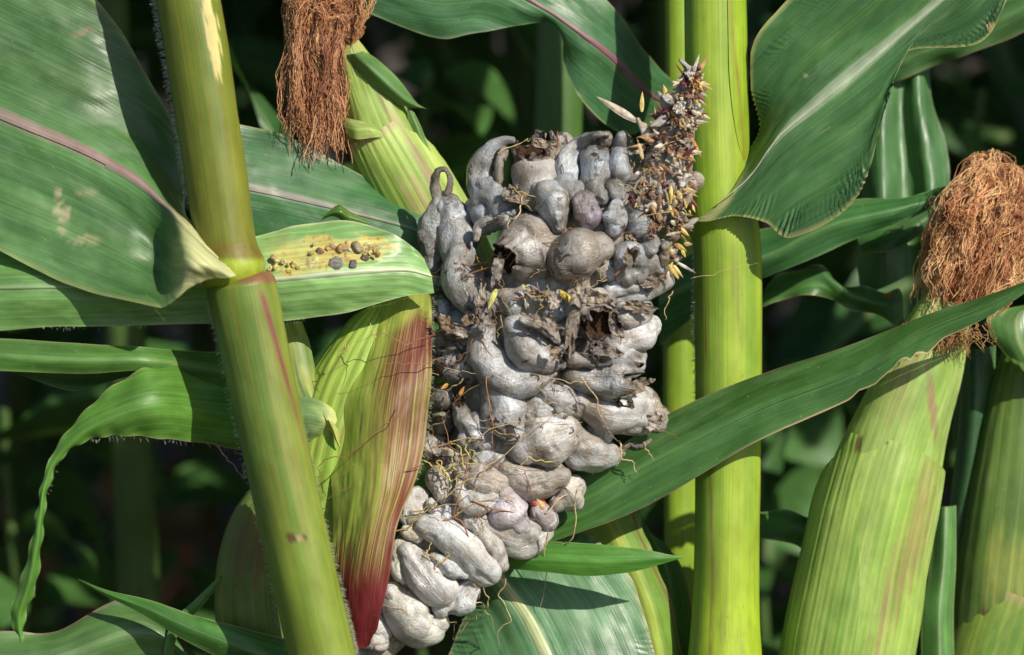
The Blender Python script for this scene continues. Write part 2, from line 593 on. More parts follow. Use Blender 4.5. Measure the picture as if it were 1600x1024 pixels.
# ------------------------------------------------------------------ threads and hairs
def threads(name, lines, parent, rad, cols, mat=None, sides=4, taper=True, kind=None):
    """lines: list of (n x 3) layout paths, all the same length; joined into one mesh"""
    V, Fc, Pg = [], [], []
    off = 0
    for q, ln in enumerate(lines):
        ln = np.asarray(ln, float)
        n = len(ln)
        T = np.gradient(ln, axis=0)
        T /= np.linalg.norm(T, axis=1, keepdims=True) + 1e-9
        ref = np.array([0.3, 0.2, -1.0])
        A = np.cross(T, ref)
        A /= np.linalg.norm(A, axis=1, keepdims=True) + 1e-9
        B = np.cross(T, A)
        r = (rad[q] if hasattr(rad, '__len__') else rad) * (np.ones(n) if not taper else (1 - 0.75 * np.linspace(0, 1, n) ** 2))
        ang = np.arange(sides) / sides * 2 * math.pi
        ring = ln[:, None, :] + (A[:, None, :] * np.cos(ang)[None, :, None] + B[:, None, :] * np.sin(ang)[None, :, None]) * r[:, None, None]
        V.append(W(ring).reshape(-1, 3))
        Fc.append(grid_faces(n, sides, True, off))
        Pg.append(np.repeat(np.asarray(cols[q]).reshape(-1, 3) if np.ndim(cols[q]) == 1 else np.asarray(cols[q]), 1, 0) * np.ones((n * sides, 3)))
        off += n * sides
    o = mesh_obj(name, np.concatenate(V), np.concatenate(Fc), mat or M_SILK, parent, pig=np.concatenate(Pg))
    if kind:
        o['kind'] = kind
    return o


def hair_fringe(parent, path, n, ln, side, spread=0.5, d_j=4.0, rad=0.35, seed=0):
    """short hairs along a layout path, leaning to direction side (x, y, d)"""
    rg = np.random.default_rng(seed)
    p = crom(path, 200)
    side = np.array(side, float)
    L = []
    for i in range(n):
        b = p[rg.integers(0, 200)] + rg.normal(0, 1, 3) * np.array([1.0, 2, d_j])
        dr = side + rg.normal(0, spread, 3)
        dr /= np.linalg.norm(dr)
        l = ln * rg.uniform(0.5, 1.3)
        t = np.linspace(0, 1, 4)[:, None]
        L.append(b + dr * l * t + np.array([0, 0.25, 0]) * l * t ** 2)
    return threads('hair_fringe', L, parent, rad, [np.array([0.5, 0.52, 0.36])] * n, M_HAIR, sides=3, kind='stuff')


def wander(a, b, n=40, amp=10, seed=0, sag=0):
    """crinkled thread path between two layout points"""
    a, b = np.array(a, float), np.array(b, float)
    t = np.linspace(0, 1, n)
    base = a + (b - a) * t[:, None]
    q = np.stack([vnoise(np.stack([t * 3.5 + seed * 7.1, 0 * t + k * 9.7, 0 * t + seed], -1)) + 0.35 * vnoise(np.stack([t * 11 + seed, 0 * t + k * 5.3, 0 * t], -1)) for k in range(3)], -1)
    base = base + q * amp * np.array([1, 1, 0.5]) * np.sin(np.clip(t * 3.14, 0.25, 3.14))[:, None]
    base[:, 1] += sag * np.sin(t * math.pi)
    return base


# ================================================================== THE SETTING
def soil_material():
    m, nt, b = new_mat('soil')
    k = N(nt)
    tc = k.node('ShaderNodeTexCoord').outputs['Object']
    n1 = k.noise(tc, 6.0, 6.0, 0.65)
    n2 = k.noise(tc, 60.0, 5.0, 0.65)
    col = k.mixc(k.rng(n1, 0.35, 0.65, 0, 1), (0.045, 0.03, 0.02, 1), (0.10, 0.072, 0.05, 1))
    col = k.scale_col(col, k.rng(n2, 0.3, 0.7, 0.6, 1.3))
    k.put(b.inputs['Base Color'], col)
    b.inputs['Roughness'].default_value = 0.95
    k.put(b.inputs['Normal'], k.bump(k.m('ADD', n1, n2), 0.8, 0.02))
    return m


def ground():
    n = 161
    a = np.linspace(-1, 1, n)
    s = np.sign(a) * (np.abs(a) ** 3.2 * 150 + np.abs(a) * 4)
    x, y = np.meshgrid(s, s + 0.8, indexing='ij')
    z = 0.035 * fbm(np.stack([x * 2.2, y * 2.2, 0 * x], -1)) * np.exp(-(x ** 2 + y ** 2) / 200) - 0.02
    z = z + 0.012 * fbm(np.stack([x * 14, y * 14, 0 * x + 4], -1)) * np.exp(-(x ** 2 + y ** 2) / 30)
    o = mesh_obj('ground', np.stack([x, y, z], -1), grid_faces(n, n), soil_material())
    o['kind'] = 'structure'


ground()

# ================================================================== FIELD PLANTS (rows behind, canopy)
def field_leaf_mesh(k, dry=False):
    rg = np.random.default_rng(100 + k)
    nu, nv = 36, 9
    L = rg.uniform(0.62, 0.85)
    wmax = rg.uniform(0.036, 0.048)
    u = np.linspace(0, 1, nu)
    a0 = math.radians(rg.uniform(18, 34))
    a1 = math.radians(rg.uniform(125, 165))
    ang = a0 + (a1 - a0) * u ** rg.uniform(1.0, 1.6)
    ds = L / (nu - 1)
    cx = np.cumsum(np.sin(ang) * ds)
    cz = np.cumsum(np.cos(ang) * ds)
    w = wmax * np.clip(np.minimum(0.45 + 2.4 * u, 1.0), 0, 1) * np.clip((1 - u) * 1.9, 0, 1) ** 0.75
    t = np.linspace(-1, 1, nv)
    tw = rg.uniform(-0.9, 0.9) * u ** 2
    yy = w[:, None] * t[None, :] * np.cos(tw)[:, None]
    up = 0.25 * np.abs(w[:, None] * t) + w[:, None] * t * np.sin(tw)[:, None]
    ruf = 0.012 * (np.abs(t) ** 2)[None, :] * np.sin(u[:, None] * rg.uniform(20, 32) + 1.7 * np.sign(t)[None, :] + rg.uniform(0, 6)) * sm(0.05, 0.3, u)[:, None]
    nx, nz = -np.cos(ang), np.sin(ang)
    X = cx[:, None] + nx[:, None] * (up + ruf)
    Z = cz[:, None] + nz[:, None] * (up + ruf)
    V = np.stack([X, yy, Z], -1)
    uu = u[:, None] + 0 * yy
    vv = (t[None, :] + 1) / 2 + 0 * yy
    c = np.array([0.045, 0.125, 0.03]) * (1 + 0.25 * fbm(np.stack([uu * 5, vv * 3, 0 * uu + k], -1)))[..., None]
    c = mix(c, np.array([0.22, 0.30, 0.12]), 0.8 * np.exp(-((vv - 0.5) / 0.06) ** 2))
    if dry:
        c = c * 0 + np.array([0.26, 0.16, 0.07]) * (1 + 0.35 * fbm(np.stack([uu * 7, vv * 3, 0 * uu + k], -1)))[..., None]
    cyl = np.stack([uu * L * 1000, yy * 1000, 0 * uu + k], -1)
    o = mesh_obj('leaf', V, grid_faces(nu, nv), M_FIELD, None, pig=c, cyl=cyl)
    me = o.data
    bpy.data.objects.remove(o)
    return me


def field_stalk_mesh(k):
    rg = np.random.default_rng(200 + k)
    nu, nv = 60, 14
    z = np.linspace(-0.03, 2.15, nu)
    r = 0.0135 * (1 - 0.55 * np.clip(z / 2.2, 0, 1))
    r = r * (1 + 0.12 * np.exp(-(((z % 0.16) - 0.08) / 0.012) ** 2))
    bx = 0.02 * np.sin(z * 1.3 + k)
    a = np.arange(nv) / nv * 2 * math.pi
    V = np.stack([bx[:, None] + r[:, None] * np.cos(a), r[:, None] * np.sin(a), z[:, None] + 0 * a], -1)
    zz = z[:, None] + 0 * a
    c = mix(np.array([0.06, 0.12, 0.025]) * np.ones(zz.shape + (3,)), np.array([0.075, 0.13, 0.03]), 0.5 + 0.5 * np.sin(zz * 39))
    cyl = np.stack([np.cos(a)[None, :] * 12 + 0 * zz, np.sin(a)[None, :] * 12 + 0 * zz, zz * 1000], -1)
    o = mesh_obj('stalk', V, grid_faces(nu, nv, True), M_STALK, None, pig=c, cyl=cyl)
    me = o.data
    bpy.data.objects.remove(o)
    return me


FL = [field_leaf_mesh(k) for k in range(7)]
FS = [field_stalk_mesh(k) for k in range(3)]
FD = [field_leaf_mesh(20 + k, True) for k in range(2)]


def canopy_leaf(parent, loc, az, k, scale=1.0, tilt=0.0):
    o = bpy.data.objects.new('leaf', FL[k % len(FL)])
    o.location = Vector(loc) - Vector(base_of(parent))
    o.rotation_euler = (0, tilt, az)
    o.scale = (scale,) * 3
    return link(o, parent)


def field_plant(x, y, seed, label, group, zlow=0.22, lean=None):
    rg = np.random.default_rng(seed)
    t = thing('corn_plant', label, 'corn plant', (x, y, 0), group)
    s = bpy.data.objects.new('stalk', FS[seed % 3])
    link(s, t)
    s.rotation_euler = (rg.normal(0, 0.02), rg.normal(0, 0.02), rg.uniform(0, 6.28))
    az = rg.uniform(0, 6.28)
    for q in range(2):
        dl = canopy_leaf(t, (x, y, 0.16 + 0.13 * q), rg.uniform(0, 6.28), 0, rg.uniform(0.5, 0.75), 0.5)
        dl.data = FD[q]
    z = zlow
    i = 0
    while z < 2.1:
        canopy_leaf(t, (x, y, z), az + (i % 2) * math.pi + rg.normal(0, 0.45), int(rg.integers(0, 99)), rg.uniform(0.8, 1.12) * (0.75 if z < 0.5 else 1.0))
        z += rg.uniform(0.09, 0.13)
        i += 1
    return t


seed = 500
for row, y in enumerate((0.62, 1.18, 1.75, 2.4, 3.1, 3.9)):
    half = 0.75 + 0.28 * y
    x = -half + 0.07 * row
    while x < half + 0.5:
        jx, jy = random.uniform(-0.03, 0.03), random.uniform(-0.04, 0.04)
        gap = (row == 0 and -0.34 < x < -0.06) or (row == 1 and -0.42 < x < -0.16)
        if not gap:
          field_plant(x + jx, y + jy, seed, 'shaded out of focus corn plant in the dark rows behind the ears', 'corn plants in the rows behind')
        seed += 1
        x += 0.21

# ================================================================== NEAR ROW
def foot(x, y, d):
    """ground point under a layout point"""
    w = W(np.array([x, y, d], float))
    return np.array([w[0], w[1], 0.0])


def lw(x, y, z):
    """layout coordinates of a world point"""
    return unW(np.array([x, y, z]))


def stalk_ends(top, bot, r_top, r_bot, bend=0.0):
    """control points that carry a stalk on above and below the frame"""
    wt, wb = W(np.array(top, float)), W(np.array(bot, float))
    up = [list(lw(wt[0] - bend * k * 1.4, wt[1] + 0.02 * k, wt[2] + 0.22 * k)) + [r_top * (1 - 0.13 * k)] for k in (4, 3, 2, 1)]
    dn = [list(lw(wb[0] + bend * k * 1.0, wb[1], wb[2] - wb[2] * f - 0.02 * (f == 1))) + [r_bot * (1 + 0.08 * k)] for k, f in ((1, 0.35), (2, 0.7), (3, 1.0))]
    return up, dn


# ------------------------------------------------------------------ plant with the leaning stalk
up, dn = stalk_ends((225, -330, -205), (565, 1310, -205), 48, 52, 0.03)
gpt = unW(W(np.array(dn[-1][:3])))
gw = W(np.array(dn[-1][:3]))
LP = thing('corn_plant', 'corn plant with the leaning yellow green stalk in front of the red streaked husk', 'corn plant', (gw[0], gw[1], 0))


def pig_left_upper(u, a, X):
    y = X[..., 1]
    n = fbm(np.stack([np.cos(a) * 3, np.sin(a) * 3, y / 300], -1))
    n2 = fbm(np.stack([np.cos(a) * 9, np.sin(a) * 9, y / 160 + 5], -1))
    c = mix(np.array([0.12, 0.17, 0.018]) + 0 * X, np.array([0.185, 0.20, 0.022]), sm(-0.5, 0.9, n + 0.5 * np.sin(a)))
    c = mix(c, np.array([0.17, 0.165, 0.02]), 0.5 * sm(0.1, 0.9, n2))
    c = mix(c, np.array([0.15, 0.075, 0.02]), 0.75 * np.exp(-((y - 392 - 4 * n2) / 14) ** 2))
    c = mix(c, np.array([0.175, 0.165, 0.02]), 0.4 * sm(120, 380, y))
    c = mix(c, np.array([0.30, 0.38, 0.03]), sm(400, 412, y))
    # pale scraped skin
    s = fbm(np.stack([a * 14, y / 40, 0 * y + 2], -1))
    cx = 0.62 - (y - 40) * 0.0006
    msk = sm(0.0, 0.25, 0.75 - ((a - cx) / 0.30) ** 2 - ((y - 45) / 95) ** 2 + 0.55 * s)
    c = mix(c, np.array([0.62, 0.52, 0.20]), msk)
    msk2 = sm(0.0, 0.25, 0.4 - ((a - 0.28) / 0.12) ** 2 - ((y - 55) / 24) ** 2 + 0.4 * s)
    return mix(c, np.array([0.55, 0.48, 0.16]), 0.8 * msk2)


tube('stalk', up + [(225, -330, -205, 48), (294, 0, -205, 50), (326, 200, -205, 49), (350, 360, -205, 48), (356, 392, -205, 48), (361, 414, -205, 52), (366, 430, -205, 50.5), (371, 446, -205, 42), (374, 458, -205, 36)], LP, pig_left_upper, nu=260, nv=96, lump=0.8)


def pig_left_lower(u, a, X):
    y = X[..., 1]
    n = fbm(np.stack([np.cos(a) * 3, np.sin(a) * 3, y / 300 + 3], -1))
    n2 = fbm(np.stack([np.cos(a) * 8, np.sin(a) * 8, y / 200 + 9], -1))
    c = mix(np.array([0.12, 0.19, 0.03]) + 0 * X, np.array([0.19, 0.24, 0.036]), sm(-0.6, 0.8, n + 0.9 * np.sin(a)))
    c = mix(c, np.array([0.22, 0.20, 0.03]), 0.55 * sm(0.0, 0.9, n2) * (1 - 0.6 * sm(700, 1000, y)))
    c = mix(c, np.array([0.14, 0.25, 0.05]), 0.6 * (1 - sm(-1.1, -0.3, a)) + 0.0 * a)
    c = mix(c, np.array([0.20, 0.27, 0.028]), 0.6 * sm(720, 950, y))
    # red seam of the sheath, right hand side near the top
    seam = 0.55 + (y - 450) * 0.0022
    c = mix(c, np.array([0.22, 0.05, 0.06]), 0.95 * np.exp(-((a - seam) / 0.10) ** 2) * (1 - sm(560, 740, y)) * sm(445, 470, y))
    c = mix(c, np.array([0.22, 0.07, 0.05]), 0.8 * (1 - sm(437, 446, y + 3 * n)))
    # brown dash
    c = mix(c, np.array([0.10, 0.045, 0.02]), 0.9 * sm(0.0, 0.3, 1 - ((a - 0.05) / 0.30) ** 2 - ((y - 840) / 8) ** 2 + 0.5 * n2))
    return mix(c, np.array([0.42, 0.30, 0.14]), 0.8 * sm(0.0, 0.3, 0.5 - ((a - 0.12) / 0.18) ** 2 - ((y - 841) / 4) ** 2))


tube('sheath', [(374, 436, -205, 44), (377, 446, -205, 54), (380, 462, -205, 55), (400, 560, -205, 53), (443, 760, -205, 52), (503, 1024, -205, 52), (565, 1310, -205, 53)] + dn, LP, pig_left_lower, nu=300, nv=96, lump=0.9)
# hairs on the dim side of both
lft = [(243, 0, -200), (262, 110, -200), (280, 210, -200), (298, 320, -200)]
hair_fringe(LP, lft, 520, 9, (-1, -0.15, 0), 0.35, seed=1)
hair_fringe(LP, [(428, 480, -205), (455, 590, -205), (498, 780, -205), (540, 950, -205), (556, 1024, -205)], 700, 7, (1, 0.1, 0), 0.35, seed=2)
hair_fringe(LP, [(327, 470, -205), (352, 590, -205), (392, 770, -205), (450, 1010, -205)], 300, 6, (-1, 0.1, 0), 0.35, seed=3)

# broad leaf over the top corner, its pale collar clasping the stalk
leaf('leaf', [
    [(308.0, 362.0, -200.0), (324.0, 382.0, -231.0), (340.0, 402.0, -262.0), (354.0, 417.0, -262.0), (368.0, 432.0, -262.0)],
    [(302.0, 350.0, -165.0), (310.0, 366.0, -223.7), (318.0, 382.0, -262.0), (324.0, 413.0, -307.0), (330.0, 440.0, -284.0)],
    [(297.0, 336.0, -135.0), (292.5, 344.0, -195.5), (288.0, 352.0, -238.0), (287.0, 405.0, -293.0), (286.0, 458.0, -288.0)],
    [(291.0, 308.0, -105.0), (273.5, 313.0, -136.2), (256.0, 318.0, -195.0), (254.0, 401.0, -182.5), (252.0, 484.0, -262.0)],
    [(275.0, 215.0, -95.0), (241.0, 245.5, -125.7), (207.0, 276.0, -172.0), (198.5, 373.0, -180.0), (190.0, 470.0, -240.0)],
    [(234.0, 130.0, -95.0), (179.5, 181.0, -125.1), (125.0, 232.0, -160.0), (112.5, 336.0, -182.0), (100.0, 440.0, -220.0)],
    [(182.0, 36.0, -105.0), (106.0, 114.0, -127.5), (30.0, 192.0, -150.0), (10.0, 289.0, -177.5), (-10.0, 386.0, -205.0)],
    [(100.0, -50.0, -110.0), (15.0, 50.0, -125.0), (-70.0, 150.0, -140.0), (-100.0, 235.0, -165.0), (-130.0, 320.0, -190.0)],
    [(-20.0, -130.0, -110.0), (-110.0, -15.0, -120.0), (-200.0, 100.0, -130.0), (-235.0, 165.0, -150.0), (-270.0, 230.0, -170.0)],
    [(-380.0, 10.0, -110.0), (-405.0, 30.0, -110.0), (-430.0, 50.0, -110.0), (-450.0, 70.0, -110.0), (-470.0, 90.0, -110.0)]], LP,
    green((0.068, 0.165, 0.048), rib=(0.31, 0.23, 0.20), rw=0.030, collar=(0.54, 0.55, 0.27), collar_u=0.25, collar_w=0.09, purple=(0.27, 0.15, 0.16), edge=(0.28, 0.32, 0.12), seed=1, scars=[(96, 330, 14, 34, (0.40, 0.36, 0.22), 0.75), (135, 375, 26, 9, (0.42, 0.38, 0.22), 0.5), (132, 50, 16, 8, (0.28, 0.17, 0.08), 0.6), (140, 300, 30, 6, (0.35, 0.30, 0.16), 0.4)]),
    nu=170, nv=61, ruffle=(7, 2.2, 1.0), wrinkle=2.5, seed=1, midrib=(0.5, 0.03, 0.02))

# leaf that turns over: upper strip and a torn lobe with a hanging tail
leaf('leaf', [
    [(420, 552, -90), (420, 590, -95), (410, 625, -90)],
    [(300, 549, -115), (300, 572, -130), (300, 596, -125)],
    [(225, 543, -170), (225, 562, -185), (232, 580, -180)],
    [(120, 536, -175), (120, 562, -190), (120, 584, -180)],
    [(0, 529, -180), (0, 556, -190), (0, 580, -185)],
    [(-150, 520, -180), (-150, 545, -190), (-150, 575, -185)],
    [(-350, 540, -175), (-350, 550, -175), (-350, 560, -175)]], LP,
    green((0.075, 0.19, 0.035), rw=0.05, rib=(0.20, 0.30, 0.10), seed=2), nu=110, nv=31, wrinkle=1.2, seed=2)
LOBE = leaf('leaf', [
    [(420, 592, -92), (420, 652, -100), (415, 712, -80)],
    [(320, 574, -104), (322, 640, -131), (325, 694, -109)],
    [(242, 570, -173), (248, 632, -208), (252, 686, -180)],
    [(172, 608, -185), (182, 648, -220), (188, 681, -200)],
    [(116, 660, -200), (128, 675, -215), (140, 687, -205)],
    [(78, 716, -210), (87, 719, -213), (96, 716, -207)],
    [(62, 775, -210), (67, 772, -215), (75, 770, -207)],
    [(52, 832, -210), (60, 832, -217), (67, 830, -207)],
    [(34, 902, -205), (47, 905, -215), (60, 900, -203)],
    [(16, 962, -200), (30, 965, -207), (42, 955, -197)],
    [(31, 1004, -197), (33, 1005, -199), (35, 1004, -197)]], LP,
    green((0.095, 0.235, 0.035), rw=0.0, edge=(0.36, 0.28, 0.16), seed=3), nu=230, nv=41, wrinkle=1.5, seed=3, ruffle=(2.5, 14, 0.4))
hair_fringe(LP, [(370, 703, -104), (300, 690, -131), (250, 687, -181), (190, 682, -200), (140, 688, -205)], 60, 5, (0.1, 1, 0), 0.45, rad=0.25, seed=4)
hair_fringe(LP, [(90, 722, -210), (70, 790, -210), (60, 860, -205), (52, 930, -201)], 60, 4, (0.8, 0.2, 0), 0.6, rad=0.25, seed=5)
leaf('leaf', [
    [(236, 574, -155), (215, 585, -145), (190, 588, -141)],
    [(180, 578, -150), (160, 596, -137), (140, 606, -133)],
    [(90, 580, -150), (100, 598, -137), (105, 610, -133)],
    [(10, 578, -153), (22, 584, -149), (35, 588, -145)]], LP,
    green((0.025, 0.09, 0.02), rw=0.0, seed=4), nu=50, nv=15, seed=4)

# leaf running to the right behind the blistered one
leaf('leaf', [
    [(345, 188, 60), (345, 285, 30), (350, 370, 30)],
    [(430, 206, 75), (430, 302, 40), (430, 390, 30)],
    [(520, 252, 85), (520, 324, 45), (520, 400, 30)],
    [(612, 296, 85), (606, 346, 50), (600, 405, 30)],
    [(655, 318, 80), (660, 365, 55), (655, 420, 40)],
    [(672, 350, 75), (685, 390, 60), (690, 440, 50)]], LP,
    (lambda base: (lambda u, v, X: mix(base(u, v, X), np.array([0.24, 0.05, 0.09]), 0.75 * sm(0.82, 0.93, u + 0.05 * fbm(np.stack([v * 9, u * 9, 0 * u], -1))) * sm(0.35, 0.6, v))))(green((0.045, 0.14, 0.045), rib=(0.30, 0.33, 0.24), rw=0.035, purple=(0.24, 0.15, 0.2), seed=5)),
    nu=110, nv=41, wrinkle=2.0, seed=5, ruffle=(5, 2.0, 0.3), midrib=(0.5, 0.028, 0.016))
leaf('leaf', [   # purple edged curl
    [(500, 346, 0), (512, 332, -10), (524, 322, -6)],
    [(520, 338, -8), (530, 332, -18), (532, 320, -10)],
    [(545, 350, -4), (548, 340, -10), (540, 326, -4)],
    [(575, 356, 4), (578, 350, 0), (575, 346, 4)]], LP,
    green((0.10, 0.20, 0.04), rw=0, edge=(0.25, 0.05, 0.08), seed=6), nu=40, nv=15, seed=6)

# long blade that crosses in front of the upright stalk
JAG = np.random.default_rng(3)


def nibble(g, u, v):
    x = g[..., 0]
    k = sm(1325, 1350, x) * (1 - sm(1470, 1500, x))
    s = 9 * vnoise(np.stack([x / 26, 0 * x, 0 * x + 1], -1)) + 5 * vnoise(np.stack([x / 9, 0 * x, 0 * x + 5], -1)) - 4
    g = g.copy()
    g[..., 1] += s * k * sm(0.75, 1.0, v)
    return g


def pig_long(u, v, X):
    p = green((0.048, 0.135, 0.028), rib=(0.085, 0.19, 0.05), rw=0.045, edge=(0.20, 0.10, 0.08), seed=8)(u, v, X)
    x = X[..., 0]
    return mix(p, np.array([0.52, 0.38, 0.22]), sm(0.955, 0.985, v) * sm(1090, 1340, x) * (1 - sm(1500, 1540, x)))


leaf('leaf', [
    [(520, 830, 30), (510, 850, 35), (500, 880, 40)],
    [(700, 800, 40), (690, 850, 45), (690, 900, 50)],
    [(905, 735, 12), (892, 792, 22), (870, 845, 18)],
    [(1037, 651, -4), (1022, 722, 10), (1005, 793, 0)],
    [(1187, 585, -18), (1187, 639, -4), (1187, 689, -14)],
    [(1319, 543, -32), (1333, 582, -22), (1352, 612, -28)],
    [(1436, 496, -45), (1448, 517, -40), (1462, 538, -42)],
    [(1530, 466, -55), (1545, 477, -52), (1555, 489, -54)],
    [(1640, 425, -65), (1642, 427, -65), (1644, 429, -65)]], LP, pig_long,
    nu=220, nv=51, wrinkle=1.6, seed=8, ruffle=(3, 5, 0.6), warp=nibble, midrib=(0.5, 0.022, 0.012))

# broad leaf under the ear
leaf('leaf', [
    [(600, 930, 70), (610, 900, 80), (640, 880, 90)],
    [(735, 890, 85), (750, 862, 75), (880, 825, 85)],
    [(747, 918, 75), (785, 912, 40), (976, 890, 62)],
    [(727, 962, 66), (822, 962, 25), (1003, 950, 50)],
    [(700, 1024, 55), (853, 1024, 10), (1024, 1024, 36)],
    [(672, 1100, 40), (885, 1105, -5), (1045, 1110, 20)],
    [(690, 1250, 30), (900, 1240, 0), (1040, 1225, 10)],
    [(900, 1480, 60), (910, 1480, 60), (920, 1480, 60)]], LP,
    green((0.085, 0.20, 0.085), rib=(0.42, 0.48, 0.24), rw=0.05, seed=9, edge=(0.3, 0.3, 0.15)),
    nu=220, nv=61, wrinkle=2.0, seed=9, pucker=(2.2, 10), midrib=(0.5, 0.035, 0.02))

# low leaves in the bottom corner
leaf('leaf', [
    [(-160, 1020, -60), (-160, 1070, -60), (-160, 1130, -60)],
    [(-20, 990, -40), (-20, 1045, -65), (-20, 1120, -50)],
    [(90, 984, -30), (85, 1030, -60), (85, 1100, -40)],
    [(190, 936, -20), (200, 990, -50), (210, 1060, -30)],
    [(236, 950, -20), (262, 1000, -40), (290, 1060, -20)],
    [(300, 1015, -10), (320, 1045, -20), (340, 1085, -10)],
    [(430, 1120, 0), (435, 1125, 0), (440, 1130, 0)]], LP,
    green((0.075, 0.16, 0.045), rib=(0.16, 0.27, 0.10), rw=0.05, edge=(0.26, 0.10, 0.12), seed=10), nu=100, nv=31, wrinkle=2, seed=10, ruffle=(4, 4, 0))
leaf('leaf', [
    [(121, 904, -60), (122, 905, -60), (123, 907, -60)],
    [(168, 922, -75), (166, 927, -78), (164, 931, -75)],
    [(235, 938, -90), (228, 950, -96), (222, 960, -90)],
    [(305, 962, -100), (298, 982, -110), (290, 1002, -100)],
    [(390, 984, -105), (385, 1015, -120), (380, 1045, -105)],
    [(480, 1010, -90), (480, 1045, -100), (480, 1085, -90)],
    [(565, 1060, -80), (565, 1085, -85), (565, 1115, -80)]], LP,
    green((0.055, 0.165, 0.03), rw=0.04, rib=(0.12, 0.24, 0.06), tip=None, seed=11), nu=110, nv=25, wrinkle=1, seed=11)
leaf('leaf', [
    [(347, 898, -40), (345, 899, -42), (344, 901, -40)],
    [(345, 908, -48), (341, 907, -50), (337, 906, -48)],
    [(318, 945, -50), (311, 941, -56), (304, 938, -50)],
    [(290, 975, -50), (282, 970, -56), (274, 966, -50)],
    [(274, 1005, -48), (266, 1005, -52), (258, 1005, -48)],
    [(270, 1080, -45), (262, 1080, -48), (254, 1080, -45)]], LP,
    green((0.09, 0.22, 0.04), rw=0.0, tip=None, seed=12), nu=70, nv=13, seed=12)
# canopy of this plant, unseen over the frame, aimed to shade the rows behind
for q, (z, az) in enumerate(((1.30, 1.9), (1.42, 0.9), (1.55, 2.4), (1.68, 0.6), (1.82, 1.6))):
    canopy_leaf(LP, (-0.15, 0.0, z), az, q)

# ------------------------------------------------------------------ plant with the upright stalk
up, dn = stalk_ends((1112, -330, 80), (1133, 1310, 80), 47, 55, 0.0)
gw = W(np.array(dn[-1][:3]))
RP = thing('corn_plant', 'corn plant with the thick upright lime green stalk beside the galled ear', 'corn plant', (gw[0], gw[1], 0))


def pig_right_upper(u, a, X):
    y = X[..., 1]
    n = fbm(np.stack([np.cos(a) * 3, np.sin(a) * 3, y / 300 + 13], -1))
    c = mix(np.array([0.22, 0.35, 0.03]) + 0 * X, np.array([0.29, 0.39, 0.035]), sm(-0.6, 0.7, n))
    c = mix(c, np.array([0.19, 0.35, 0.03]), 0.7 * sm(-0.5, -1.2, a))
    c = mix(c, np.array([0.22, 0.38, 0.02]), 0.5 * sm(230, 340, y))
    return c


tube('stalk', up + [(1112, -330, 80, 47), (1117, 0, 80, 48), (1120, 200, 80, 49), (1124, 310, 80, 52), (1128, 345, 80, 54), (1131, 370, 80, 50)], RP, pig_right_upper, nu=240, nv=96, lump=0.5)


def pig_wrap(u, a, X):
    y = X[..., 1]
    n = fbm(np.stack([np.cos(a) * 4, np.sin(a) * 4, y / 200 + 23], -1))
    c = np.array([0.25, 0.365, 0.022]) * (1 + 0.15 * n)[..., None]
    lo = a - (0.42 + 0.55 * sm(-60, 270, y))
    return mix(c, np.array([0.28, 0.16, 0.05]), 0.8 * np.exp(-(lo / 0.06) ** 2) * (0.5 + 0.5 * sm(-0.6, 0.4, n)))


tube('sheath', [(1112, -330, 80, 47.8), (1117, 0, 80, 49), (1120, 200, 80, 50), (1121, 268, 80, 50)], RP, pig_wrap, nu=120, nv=40,
     th=(lambda u: 0.42 + 0.55 * sm(0.45, 1.0, u), lambda u: 2.6 + 0 * u), off=0.6)


def pig_right_lower(u, a, X):
    y = X[..., 1]
    n = fbm(np.stack([np.cos(a) * 3, np.sin(a) * 3, y / 300 + 33], -1))
    n2 = fbm(np.stack([np.cos(a) * 7, np.sin(a) * 7, y / 90 + 43], -1))
    c = mix(np.array([0.21, 0.335, 0.035]) + 0 * X, np.array([0.29, 0.40, 0.035]), sm(-0.5, 0.6, n + 0.5 * np.sin(a)))
    c = mix(c, np.array([0.36, 0.49, 0.02]), 0.6 * sm(820, 1000, y))
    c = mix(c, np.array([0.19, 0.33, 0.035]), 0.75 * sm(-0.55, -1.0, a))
    seam = -0.72 + 0.30 * sm(560, 950, y)
    c = mix(c, np.array([0.16, 0.07, 0.03]), 0.75 * np.exp(-((a - seam) / 0.07) ** 2) * sm(430, 560, y) * sm(-0.9, 0.4, n2))
    c = mix(c, np.array([0.25, 0.30, 0.05]), 0.6 * sm(0.5, 0.9, n2))
    return c


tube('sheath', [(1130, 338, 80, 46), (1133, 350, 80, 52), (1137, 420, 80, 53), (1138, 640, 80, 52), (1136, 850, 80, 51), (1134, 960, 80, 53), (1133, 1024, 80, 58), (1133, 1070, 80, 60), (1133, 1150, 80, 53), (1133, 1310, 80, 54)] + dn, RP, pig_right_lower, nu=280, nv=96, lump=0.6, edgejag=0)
hair_fringe(RP, [(1086, 350, 70), (1086, 480, 70), (1088, 640, 70)], 420, 6, (-1, -0.1, -0.2), 0.4, seed=11)
hair_fringe(RP, [(1080, 358, 60), (1110, 345, 30), (1130, 338, 28)], 140, 5, (-0.3, -1, -0.3), 0.5, d_j=2, seed=13)

